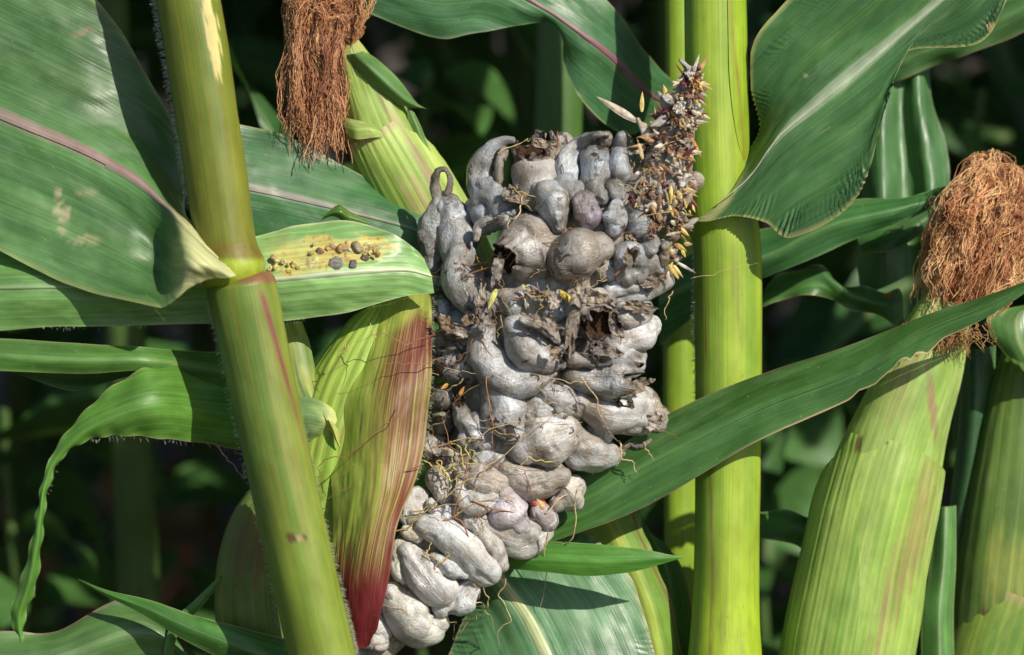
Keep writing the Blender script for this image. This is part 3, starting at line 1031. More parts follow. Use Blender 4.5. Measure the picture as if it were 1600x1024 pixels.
leaf('leaf', [
    [(1166, 268, 50), (1124, 318, 14), (1083, 346, 40)],
    [(1168, 252, 62), (1146, 300, 8), (1108, 346, 14)],
    [(1173, 236, 75), (1176, 270, 4), (1150, 338, 2)],
    [(1187, 200, 72), (1216, 214, 2), (1196, 348, -8)],
    [(1174, 138, 60), (1270, 166, 0), (1240, 371, -30)],
    [(1178, 66, 55), (1332, 114, -4), (1338, 310, -50)],
    [(1226, 4, 66), (1392, 64, -2), (1384, 168, -40)],
    [(1290, -60, 78), (1452, 14, 0), (1412, 84, -4)],
    [(1350, -124, 84), (1512, -42, -10), (1532, 66, -30)],
    [(1420, -190, 88), (1572, -104, -14), (1582, -16, -30)],
    [(1520, -300, 80), (1645, -225, 0), (1655, -120, -10)],
    [(1770, -430, 40), (1775, -425, 40), (1780, -420, 40)]], RP,
    green((0.052, 0.14, 0.040), rib=(0.34, 0.42, 0.28), rw=0.05, collar=(0.50, 0.52, 0.22), collar_u=0.10, collar_w=0.035, edge=(0.40, 0.38, 0.14), seed=20, scars=[(1258, 128, 5, 16, (0.55, 0.48, 0.25), 0.8), (1548, 42, 9, 6, (0.55, 0.40, 0.2), 0.8)]),
    nu=320, nv=81, wrinkle=2.0, seed=20, pucker=(2.0, 8), midrib=(0.5, 0.030, 0.02))
for q, (z, az) in enumerate(((1.22, 2.0), (1.36, 0.8), (1.50, 1.7), (1.63, 0.4), (1.77, 2.3), (1.9, 1.2))):
    canopy_leaf(RP, (0.08, 0.03, z), az, q + 2)  # unseen overhead leaves, turned back to shade the background and spare the ear

# ------------------------------------------------------------------ plant standing behind the upright stalk
up, dn = stalk_ends((1060, -330, 420), (1070, 1310, 420), 24, 26, 0.0)
gw = W(np.array(dn[-1][:3]))
BP = thing('corn_plant', 'corn plant whose thin blurred stalk shows just behind the thick upright stalk', 'corn plant', (gw[0], gw[1], 0))
tube('stalk', up + [(1060, -330, 420, 24), (1064, 120, 420, 24), (1062, 560, 420, 26), (1066, 900, 420, 27), (1070, 1310, 420, 27)] + dn, BP,
     lambda u, a, X: np.array([0.25, 0.38, 0.03]) * (1 + 0.2 * fbm(np.stack([np.cos(a), np.sin(a), X[..., 1] / 200], -1)))[..., None], nu=160, nv=40)
leaf('leaf', [
    [(1062, 150, 395), (1050, 165, 380), (1035, 190, 375)],
    [(1034, 112, 330), (1005, 140, 260), (978, 210, 250)],
    [(1000, 64, 250), (955, 88, 190), (915, 165, 190)],
    [(960, 18, 210), (905, 50, 160), (882, 98, 190)],
    [(920, -30, 190), (852, 14, 150), (862, 38, 170)],
    [(850, -80, 170), (780, -20, 140), (745, 50, 150)],
    [(760, -90, 160), (690, -20, 130), (680, 60, 140)],
    [(650, -90, 150), (600, -40, 130), (570, 18, 135)],
    [(560, -80, 150), (500, -60, 130), (480, -30, 130)],
    [(380, -60, 140), (382, -58, 140), (384, -56, 140)]], BP,
    green((0.055, 0.155, 0.06), rib=(0.30, 0.13, 0.17), rw=0.035, collar=(0.4, 0.45, 0.15), collar_u=0.03, collar_w=0.04, purple=(0.26, 0.08, 0.14), edge=(0.25, 0.3, 0.14), seed=21),
    nu=160, nv=41, wrinkle=2.5, seed=21, ruffle=(5, 3.5, 0.5), midrib=(0.5, 0.028, 0.015))
leaf('leaf', [
    [(1030, 420, 330), (1030, 470, 320), (1030, 540, 320)],
    [(1120, 378, 300), (1120, 425, 280), (1120, 470, 290)],
    [(1200, 352, 270), (1200, 400, 240), (1200, 432, 250)],
    [(1300, 322, 230), (1300, 352, 205), (1305, 388, 215)],
    [(1400, 306, 215), (1400, 328, 190), (1395, 352, 200)],
    [(1465, 297, 210), (1465, 307, 195), (1455, 322, 200)],
    [(1500, 292, 215), (1501, 294, 215), (1502, 296, 215)]], BP,
    green((0.048, 0.15, 0.045), rib=(0.12, 0.24, 0.09), rw=0.05, seed=22, edge=(0.2, 0.26, 0.12)), nu=110, nv=31, wrinkle=2.0, seed=22, ruffle=(7, 3, 1.2))
leaf('leaf', [
    [(900, 812, 150), (945, 804, 120), (996, 800, 135)],
    [(905, 880, 140), (975, 868, 90), (1018, 860, 120)],
    [(950, 960, 130), (1010, 950, 85), (1048, 940, 115)],
    [(985, 1060, 120), (1035, 1060, 85), (1075, 1060, 110)],
    [(1000, 1220, 120), (1060, 1220, 85), (1100, 1220, 110)]], BP,
    lambda u, v, X: mix(mix(np.array([0.33, 0.42, 0.07]) * (1 + 0.2 * fbm(np.stack([u * 2, v * 20, 0 * u], -1)))[..., None], np.array([0.16, 0.28, 0.04]), sm(0.55, 0.7, v)), np.array([0.20, 0.06, 0.04]), 0.8 * np.exp(-((v - 0.93 + 0.03 * np.sin(u * 9)) / 0.03) ** 2) + 0.6 * np.exp(-((v - 0.55) / 0.03) ** 2) * sm(0.25, 0.0, u)),
    mat=M_HUSK, nu=90, nv=41, wrinkle=1.5, seed=23, ruffle=(3, 4, 0))
leaf('leaf', [
    [(1000, 800, 200), (1015, 830, 190), (1040, 850, 200)],
    [(1020, 900, 200), (1045, 900, 185), (1070, 900, 200)],
    [(1040, 1030, 200), (1065, 1030, 180), (1090, 1030, 200)],
    [(1060, 1200, 200), (1080, 1200, 190), (1100, 1200, 200)]], BP,
    green((0.07, 0.18, 0.03), rw=0.0, edge=(0.25, 0.12, 0.06), seed=24), nu=60, nv=15, seed=24)
for q, (z, az) in enumerate(((1.25, 1.2), (1.34, 2.6), (1.48, 0.7), (1.62, 1.9), (1.75, 0.2), (1.9, 2.9))):
    canopy_leaf(BP, (0.07, 0.12, z), az, q + 4)  # leaves above the view, placed for the shade they cast behind

# ------------------------------------------------------------------ plant behind the silky ear on the far side
up, dn = stalk_ends((1118, -330, 640), (1136, 1310, 640), 42, 46, 0.0)
gw = W(np.array(dn[-1][:3]))
SP = thing('corn_plant', 'corn plant with pleated dark leaves behind the ear with copper silk', 'corn plant', (gw[0], gw[1], 0))
tube('stalk', up + [(1118, -330, 640, 38), (1124, 300, 640, 40), (1136, 800, 640, 42), (1136, 1310, 640, 42)] + dn, SP,
     lambda u, a, X: np.array([0.17, 0.27, 0.03]) * (1 + 0.2 * fbm(np.stack([np.cos(a), np.sin(a), X[..., 1] / 200], -1)))[..., None], nu=120, nv=32)
leaf('leaf', [
    [(1365, 50, 420), (1385, 60, 400), (1410, 55, 410), (1430, 60, 395), (1452, 50, 410)],
    [(1352, 180, 400), (1378, 175, 370), (1410, 170, 390), (1435, 165, 365), (1456, 150, 390)],
    [(1345, 290, 380), (1378, 285, 345), (1415, 275, 370), (1448, 262, 340), (1480, 232, 370)],
    [(1340, 390, 360), (1378, 380, 325), (1420, 365, 350), (1455, 345, 325), (1482, 320, 350)],
    [(1345, 460, 350), (1380, 450, 330), (1420, 430, 340), (1450, 410, 330), (1475, 395, 340)]], SP,
    green((0.06, 0.16, 0.05), rw=0.06, rib=(0.12, 0.24, 0.10), seed=30, edge=(0.15, 0.16, 0.1)), nu=80, nv=41, wrinkle=2, seed=30)
leaf('leaf', [
    [(1170, 470, 330), (1170, 480, 330), (1170, 492, 330)],
    [(1225, 428, 310), (1225, 446, 300), (1225, 468, 300)],
    [(1275, 416, 300), (1280, 432, 290), (1275, 462, 290)],
    [(1330, 446, 300), (1330, 462, 280), (1330, 482, 290)],
    [(1385, 452, 290), (1388, 475, 270), (1390, 502, 280)],
    [(1410, 455, 300), (1412, 480, 290), (1412, 515, 290)]], SP,
    (lambda base: (lambda u, v, X: mix(base(u, v, X), np.array([0.5, 0.10, 0.05]), 0.8 * np.exp(-((X[..., 0] - 1388) / 8) ** 2 - ((X[..., 1] - 460) / 5) ** 2))))(green((0.055, 0.15, 0.035), rw=0.0, edge=(0.32, 0.25, 0.14), seed=31)), nu=90, nv=21, wrinkle=3, seed=31, ruffle=(7, 4, 0.5))
leaf('leaf', [
    [(1330, 350, 330), (1340, 375, 320), (1350, 395, 320)],
    [(1400, 340, 320), (1400, 370, 300), (1395, 392, 300)],
    [(1450, 320, 320), (1450, 340, 310), (1450, 360, 310)]], SP,
    green((0.04, 0.12, 0.03), rw=0.0, seed=32), nu=40, nv=15, seed=32)
leaf('leaf', [
    [(1330, 90, 420), (1350, 115, 400), (1370, 140, 400)],
    [(1410, 50, 380), (1430, 85, 360), (1440, 112, 365)],
    [(1510, 10, 340), (1520, 50, 320), (1520, 82, 325)],
    [(1610, -50, 310), (1620, -5, 290), (1620, 38, 295)],
    [(1760, -130, 290), (1762, -110, 280), (1764, -90, 285)]], SP,
    green((0.075, 0.18, 0.055), rw=0.05, rib=(0.14, 0.26, 0.1), seed=33, edge=(0.25, 0.12, 0.10)), nu=80, nv=25, wrinkle=2, seed=33, ruffle=(6, 3, 0))
leaf('leaf', [
    [(1700, 400, 250), (1690, 440, 240), (1680, 470, 240)],
    [(1625, 440, 230), (1600, 482, 215), (1556, 486, 220)],
    [(1640, 500, 220), (1590, 525, 200), (1546, 520, 215)],
    [(1680, 590, 220), (1610, 572, 205), (1572, 556, 215)]], SP,
    green((0.085, 0.20, 0.05), rw=0.04, rib=(0.3, 0.38, 0.15), seed=34), nu=60, nv=21, seed=34)
leaf('leaf', [
    [(1500, 540, 330), (1525, 545, 310), (1556, 540, 320)],
    [(1500, 640, 330), (1522, 640, 305), (1552, 640, 320)],
    [(1490, 740, 330), (1512, 740, 305), (1538, 740, 320)],
    [(1480, 830, 330), (1497, 832, 310), (1518, 830, 320)],
    [(1478, 930, 330), (1490, 930, 320), (1500, 930, 325)]], SP,
    green((0.035, 0.11, 0.035), rw=0.0, edge=(0.16, 0.30, 0.08), seed=35), nu=70, nv=17, seed=35)
leaf('leaf', [
    [(1462, 790, 260), (1478, 792, 245), (1494, 790, 255)],
    [(1455, 880, 250), (1475, 880, 230), (1494, 880, 245)],
    [(1440, 960, 240), (1468, 960, 220), (1490, 960, 235)],
    [(1440, 1060, 240), (1470, 1060, 220), (1492, 1060, 235)]], SP,
    green((0.10, 0.24, 0.06), rw=0.05, rib=(0.35, 0.45, 0.25), seed=36), nu=60, nv=21, seed=36)
leaf('leaf', [
    [(1170, 800, 260), (1170, 820, 250), (1170, 840, 250)],
    [(1220, 798, 250), (1222, 820, 235), (1222, 846, 240)],
    [(1262, 806, 245), (1262, 830, 225), (1258, 862, 235)],
    [(1278, 825, 250), (1276, 850, 240), (1268, 880, 240)]], SP,
    green((0.06, 0.17, 0.04), rw=0.0, edge=(0.3, 0.33, 0.15), seed=37), nu=50, nv=17, seed=37, ruffle=(4, 2, 0))
leaf('leaf', [
    [(1290, 860, 260), (1275, 870, 240), (1262, 880, 250)],
    [(1285, 930, 240), (1262, 935, 215), (1240, 940, 230)],
    [(1292, 1020, 230), (1262, 1030, 205), (1222, 1040, 220)],
    [(1300, 1150, 230), (1260, 1150, 205), (1215, 1150, 220)]], SP,
    green((0.08, 0.15, 0.04), rw=0.0, edge=(0.4, 0.33, 0.2), seed=38), nu=60, nv=21, seed=38)
for q, (z, az) in enumerate(((1.2, 1.0), (1.3, 2.2), (1.44, 0.3), (1.58, 1.6), (1.7, 2.8), (1.85, 0.9), (1.98, 2.0))):
    canopy_leaf(SP, (0.19, 0.17, z), az, q + 1)  # upper leaves out of view, added to keep the background dark

# ------------------------------------------------------------------ plant behind, carrying the upper ear
up, dn = stalk_ends((880, -330, 760), (850, 1310, 760), 40, 44, 0.0)
gw = W(np.array(dn[-1][:3]))
CP = thing('corn_plant', 'dark corn plant standing behind the galled ear, mostly hidden by it', 'corn plant', (gw[0], gw[1], 0))
tube('stalk', up + [(880, -330, 760, 36), (870, 300, 760, 38), (850, 1310, 760, 40)] + dn, CP,
     lambda u, a, X: np.array([0.07, 0.15, 0.03]) * (1 + 0.2 * fbm(np.stack([np.cos(a), np.sin(a), X[..., 1] / 200], -1)))[..., None], nu=100, nv=32)
for q, (z, az) in enumerate(((1.16, 0.2), (1.2, 1.3), (1.3, 2.5), (1.42, 0.6), (1.55, 1.9), (1.68, 3.0), (1.82, 1.0), (1.95, 2.2))):
    canopy_leaf(CP, (-0.01, 0.19, z), az, q + 3)  # unseen high leaves, added to shade what stands behind
# extra neighbours of the same row, just outside the frame
for k, (x, y, az0) in enumerate(((-0.36, 0.14, 0.4), (0.42, 0.16, 0.9), (0.62, 0.08, 1.2), (-0.58, 0.10, 0.7), (0.26, 0.34, 0.5), (-0.20, 0.36, 1.0))):
    t = thing('corn_plant', 'shaded out of focus corn plant in the dark rows behind the ears', 'corn plant', (x, y, 0), 'corn plants in the rows behind')
    s = bpy.data.objects.new('stalk', FS[k % 3])
    link(s, t)
    for q in range(8):
        canopy_leaf(t, (x, y, 1.16 + 0.12 * q), az0 + (q % 2) * 1.5 + random.uniform(-0.3, 0.5), q + k)  # high leaves only, turned back so their shade falls behind


# ================================================================== EARS WITH SILK
def husk_pig(c0, c1, blotch=None, seed=0, tipc=None):
    c0, c1 = np.array(c0), np.array(c1)

    def fn(u, a, X):
        n = fbm(np.stack([a * 12, u * 1.2, 0 * u + seed], -1))
        n2 = fbm(np.stack([a * 2, u * 3, 0 * u + seed + 5], -1))
        n3 = fbm(np.stack([a * 22, u * 0.8, 0 * u + seed + 2], -1), 2)
        p = mix(c0 + 0 * X, c1, sm(-0.9, 1.0, 0.5 * n + 0.5 * n2 + 0.2 * n3))
        if blotch is not None:
            for (bx, by, rx, ry, sl, col, k) in blotch:
                q = 1 - ((X[..., 0] - bx + sl * (X[..., 1] - by)) / rx) ** 2 - ((X[..., 1] - by) / ry) ** 2
                p = mix(p, np.array(col), 0.75 * k * sm(-0.4, 1.2, q + 0.6 * n + 0.9 * n3))
        if tipc is not None:
            p = mix(p, np.array(tipc), sm(0.10, 0.0, u))
        return p
    return fn


# ---- ear on the far side, with the big copper silk
gw = W(np.array([1290.0, 1230, 150]))
EAR_R = thing('corn_ear', 'corn ear in pale green husk topped by bushy copper silk behind the long leaf', 'corn ear', gw)
axR = [(1480, 470, 150, 36.9), (1462, 520, 150, 50.4), (1445, 570, 150, 61.1), (1410, 660, 150, 73.8), (1380, 760, 150, 88.2), (1352, 880, 150, 93.6), (1327, 1024, 150, 95.4), (1282, 1230, 150, 81.0)]
blR = [(1418, 560, 26, 60, 0.25, (0.30, 0.24, 0.09), 0.7), (1455, 620, 7, 90, -0.12, (0.33, 0.12, 0.12), 0.9), (1410, 640, 30, 40, 0.2, (0.22, 0.18, 0.06), 0.55), (1470, 525, 60, 30, 0, (0.35, 0.22, 0.09), 0.8)]
tube('husk', axR, EAR_R, husk_pig((0.25, 0.40, 0.075), (0.42, 0.52, 0.17), blR, 1), M_HUSK, nu=170, nv=110, flute=[(0.3, 31, 0), (0.35, 57, 1)], lump=2.0, seed=1)
blR2 = [(1415, 860, 26, 150, 0.30, (0.30, 0.20, 0.09), 0.85), (1380, 980, 22, 120, 0.3, (0.33, 0.23, 0.10), 0.6)]
tube('husk', [(1400, 690, 150, 79.2), (1380, 760, 150, 90.0), (1352, 880, 150, 96.3), (1327, 1024, 150, 99.0), (1282, 1230, 150, 83.7)], EAR_R,
     husk_pig((0.27, 0.43, 0.07), (0.43, 0.54, 0.16), blR2, 2), M_HUSK, nu=130, nv=70,
     th=(lambda u: -0.12 - 0.85 * sm(0.0, 0.25, u), lambda u: 0.52 + 1.2 * sm(0, 0.12, u)), off=lambda u, a: 2.0 + 1.5 * (1 - u), flute=[(0.3, 37, 0.5), (0.3, 59, 0)], lump=1.5, seed=2, edgejag=0)
tube('husk', [(1390, 690, 150, 81.9), (1370, 780, 150, 93.6), (1350, 890, 150, 99.9), (1325, 1024, 150, 102.6), (1280, 1230, 150, 87.3)], EAR_R,
     husk_pig((0.20, 0.34, 0.055), (0.35, 0.48, 0.11), [(1350, 695, 18, 14, 0, (0.16, 0.03, 0.04), 1.0)], 3), M_HUSK, nu=130, nv=60,
     th=(lambda u: -0.75 - 0.9 * sm(0, 0.3, u), lambda u: -0.48 + 0.55 * sm(0.0, 0.75, u)), off=lambda u, a: 3.5 + 4 * sm(0.12, 0, u), flute=[(0.35, 41, 0.9), (0.3, 67, 0)], lump=1.5, seed=3)


def silk_col(rg, a=(0.46, 0.20, 0.075), b=(0.62, 0.36, 0.16), c=(0.22, 0.085, 0.035)):
    t = rg.uniform()
    col = np.array(a) * (1 - t) + np.array(b) * t
    if rg.uniform() < 0.3:
        col = np.array(c) * rg.uniform(0.8, 1.6)
    return col


def matted_silk(parent, guides, per, spread, rad, colf, rg, n=48, curl=(9, 16, 24, 6)):
    """tufts: each guide carries several threads that cling together and fray towards the end"""
    L, C, Rr = [], [], []
    t = np.linspace(0, 1, n)
    for gd in guides:
        g0 = crom(gd, n)
        sd = rg.uniform(0, 900)
        base = np.stack([vnoise(np.stack([t * curl[0] + sd, 0 * t + k * 3.3, 0 * t], -1)) * curl[1] for k in range(3)], -1)
        bc = colf(rg)
        for q in range(per):
            s2 = rg.uniform(0, 900)
            fr = np.stack([vnoise(np.stack([t * curl[2] + s2, 0 * t + k * 7.7, 0 * t], -1)) * curl[3] for k in range(3)], -1)
            off = rg.normal(0, spread, 3) * np.array([1, 0.6, 1])
            cut = rg.uniform(0.72, 1.0)
            p = g0 + base * sm(0.02, 0.25, t)[:, None] + (fr + off) * sm(0.0, 0.3, t)[:, None]
            m = max(12, int(n * cut))
            L.append(crom(p[:m], n) if m < n else p)
            C.append(bc * rg.uniform(0.75, 1.3))
            Rr.append(rg.uniform(*rad))
    return threads('silk', L, parent, Rr, C, sides=3, taper=False, kind='stuff')


rg = np.random.default_rng(21)
G = []
for i in range(150):
    th = rg.uniform(0, 2 * math.pi)
    rr = math.sqrt(rg.uniform(0, 1))
    cx = 1550 + 66 * rr * math.cos(th)
    crest = np.array([cx, 240 + 75 * rr ** 2 + rg.exponential(22), 150 + 58 * rr * math.sin(th)])
    start = np.array([1484 + rg.normal(0, 12), 512 + rg.normal(0, 6), 150 + rg.normal(0, 16)])
    mid = np.array([1512 + 62 * rr * math.cos(th), 395 + rg.normal(0, 25), 150 + 70 * rr * math.sin(th)])
    yb = rg.uniform(330, 520)
    xb = 1540 - 0.20 * (yb - 300) + 82 * math.cos(th) * rg.uniform(0.5, 1.0)
    fall = np.array([xb, yb, 150 + 76 * math.sin(th) * rg.uniform(0.6, 1.0) - 10])
    G.append([start, mid, crest, crest * 0.5 + fall * 0.5 + np.array([14 * math.cos(th), 0, 14 * math.sin(th)]), fall])
matted_silk(EAR_R, G, 14, 4.5, (0.35, 0.75), lambda r_: silk_col(r_, (0.66, 0.32, 0.13), (0.80, 0.50, 0.25), (0.38, 0.16, 0.07)), rg, n=42, curl=(9, 14, 26, 6))
# ruff of dry silk stumps round the husk tip
L, C = [], []
for i in range(170):
    b = np.array([1475 + rg.normal(0, 32), 512 + rg.uniform(-10, 16), 92 + rg.normal(0, 8)])
    e = b + np.array([rg.normal(0, 16), rg.uniform(10, 42), rg.normal(-4, 5)])
    L.append(wander(b, e, 14, 5, i))
    C.append(silk_col(rg, (0.30, 0.13, 0.05), (0.36, 0.24, 0.08)))
threads('silk', L, EAR_R, 1.0, C, sides=4, kind='stuff')

# ---- next ear, cut by the edge of the frame
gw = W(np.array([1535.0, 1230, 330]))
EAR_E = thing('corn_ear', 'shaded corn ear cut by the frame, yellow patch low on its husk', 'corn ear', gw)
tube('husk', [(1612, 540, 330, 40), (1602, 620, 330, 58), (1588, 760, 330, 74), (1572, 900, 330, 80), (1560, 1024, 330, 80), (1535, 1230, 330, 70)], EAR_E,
     husk_pig((0.085, 0.155, 0.03), (0.14, 0.22, 0.045), [(1580, 890, 50, 60, 0, (0.36, 0.37, 0.07), 0.6), (1560, 960, 55, 9, 0.0, (0.14, 0.05, 0.03), 0.8)], 5), M_HUSK, nu=120, nv=70, flute=[(1.0, 20, 0)], lump=2.0, seed=5)  # shade put into the dark green; yellow patch left bright where unshaded
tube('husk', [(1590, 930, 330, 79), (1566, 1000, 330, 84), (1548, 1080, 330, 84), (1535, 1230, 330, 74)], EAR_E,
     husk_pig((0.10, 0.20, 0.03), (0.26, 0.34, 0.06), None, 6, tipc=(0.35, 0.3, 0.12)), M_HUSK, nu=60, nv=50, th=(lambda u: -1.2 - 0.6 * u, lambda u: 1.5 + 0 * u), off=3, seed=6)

# ---- upper ear with hanging silk
gw = W(np.array([760.0, 520, 150]))
EAR_U = thing('corn_ear', 'corn ear in green husk with rusty silk hanging down, above the galled ear', 'corn ear', gw)
axU = [(541, 55, 110, 12), (552, 92, 112, 26), (578, 160, 118, 45), (612, 240, 125, 58), (655, 320, 135, 62), (705, 410, 145, 60), (760, 520, 150, 46)]
tube('husk', axU, EAR_U, husk_pig((0.22, 0.36, 0.06), (0.42, 0.52, 0.15), [(640, 230, 14, 90, -0.6, (0.38, 0.14, 0.13), 0.65), (650, 300, 40, 60, -0.5, (0.36, 0.20, 0.14), 0.5), (546, 75, 40, 25, 0, (0.5, 0.36, 0.16), 0.7)], 7), M_HUSK, nu=130, nv=90, flute=[(0.6, 27, 0), (0.4, 47, 2)], lump=2.5, seed=7)
tube('husk', [(586, 200, 120, 52), (612, 245, 125, 61), (655, 320, 135, 66), (705, 410, 145, 64), (760, 520, 150, 50)], EAR_U,
     husk_pig((0.26, 0.40, 0.07), (0.46, 0.55, 0.16), [(672, 275, 12, 80, -0.5, (0.34, 0.12, 0.13), 0.7), (665, 330, 30, 60, -0.5, (0.40, 0.20, 0.16), 0.6)], 8, tipc=(0.42, 0.36, 0.18)), M_HUSK, nu=90, nv=60,
     th=(lambda u: -1.1 - 0.5 * u, lambda u: 0.55 + 0.9 * sm(0, 0.4, u)), off=lambda u, a: 2.5 + 3 * (1 - u), flute=[(0.5, 33, 0.5), (0.4, 51, 0)], seed=8, edgejag=0)
leaf('husk_blade', [
    [(536, 88, 95), (552, 84, 75), (566, 80, 80)],
    [(556, 112, 85), (575, 104, 60), (588, 92, 78)],
    [(586, 140, 78), (606, 132, 60), (618, 118, 80)],
    [(618, 162, 80), (634, 156, 70), (640, 146, 84)],
    [(640, 168, 84), (650, 166, 80), (652, 162, 84)],
    [(668, 170, 84), (669, 171, 84), (670, 172, 84)]], EAR_U,
    green((0.10, 0.21, 0.06), rw=0.0, edge=(0.2, 0.16, 0.06), tip=(0.03, 0.03, 0.02), seed=41), mat=M_HUSK, nu=60, nv=21, wrinkle=1.5, seed=41)
leaf('husk_blade', [
    [(534, 180, 70), (538, 196, 62), (545, 214, 62)],
    [(548, 186, 58), (555, 200, 50), (560, 218, 52)],
    [(568, 190, 58), (575, 200, 52), (585, 215, 55)],
    [(588, 196, 66), (594, 204, 62), (602, 216, 64)]], EAR_U,
    green((0.30, 0.40, 0.10), rw=0.0, edge=(0.40, 0.2, 0.12), seed=42), mat=M_HUSK, nu=40, nv=21, seed=42)
leaf('husk_blade', [
    [(636, 168, 90), (641, 172, 88), (646, 174, 92)],
    [(640, 195, 88), (650, 195, 84), (656, 194, 90)],
    [(662, 240, 90), (668, 238, 88), (674, 236, 94)],
    [(700, 290, 100), (704, 288, 99), (708, 286, 102)]], EAR_U,
    green((0.12, 0.24, 0.06), rw=0.0, edge=(0.45, 0.45, 0.25), seed=43), mat=M_HUSK, nu=40, nv=13, seed=43)
G = []
for i in range(105):
    st = np.array([545 + rg.normal(0, 4), 78 + rg.normal(0, 5), 105 + rg.normal(0, 7)])
    cx = 514 + rg.normal(0, 22)
    cr = np.array([cx, 0 + rg.uniform(-16, 30), 100 + rg.normal(0, 20)])
    ex = np.clip(500 + rg.normal(0, 25), 444, 556)
    m1 = np.array([cx * 0.35 + ex * 0.65 - 8 + rg.normal(0, 5), 110 + rg.normal(0, 18), 84 + rg.normal(0, 20)])
    en = np.array([ex, 272 - abs(rg.normal(0, 46)), 66 + rg.normal(0, 18)])
    G.append([st, (st + cr) / 2 + np.array([8, -6, 0]), cr, m1, en])
matted_silk(EAR_U, G, 13, 4.0, (0.35, 0.75), lambda r_: silk_col(r_, (0.46, 0.20, 0.09), (0.66, 0.38, 0.18), (0.26, 0.10, 0.05)), rg, n=42, curl=(8, 8, 26, 5.5))

# ================================================================== THE GALLED EAR
gw = W(np.array([470.0, 1150, 10]))
EAR = thing('smutted_corn_ear', 'corn ear swollen with grey smut galls, red streaked husk along one side', 'corn ear', gw)

AX = np.array([(1084, 105, -110, 14), (1058, 190, -95, 34), (1020, 300, -60, 78), (900, 400, -20, 150), (845, 500, 0, 168), (822, 590, 10, 168), (790, 690, 10, 140), (735, 800, 5, 118), (660, 900, 5, 96), (600, 985, 5, 62), (470, 1150, 10, 40)], float)
AXF = crom(AX, 400)


def ear_depth(x, y):
    q = (AXF[:, 0] - x) ** 2 + (AXF[:, 1] - y) ** 2
    i = int(np.argmin(q - (AXF[:, 3] ** 2) * 0.3))
    e2 = (AXF[i, 0] - x) ** 2 + (AXF[i, 1] - y) ** 2
    R = AXF[i, 3]
    return AXF[i, 2] - 0.62 * math.sqrt(max(R * R - e2, 0.0))


core = AX.copy()
core[:, 3] *= 0.66
tube('cob', [tuple(c) for c in core], EAR, lambda u, a, X: np.array([0.30, 0.27, 0.22]) * (1 + 0.3 * fbm(X / 14.0))[..., None], M_BRACT, nu=120, nv=48, lump=6)

GN = [0]


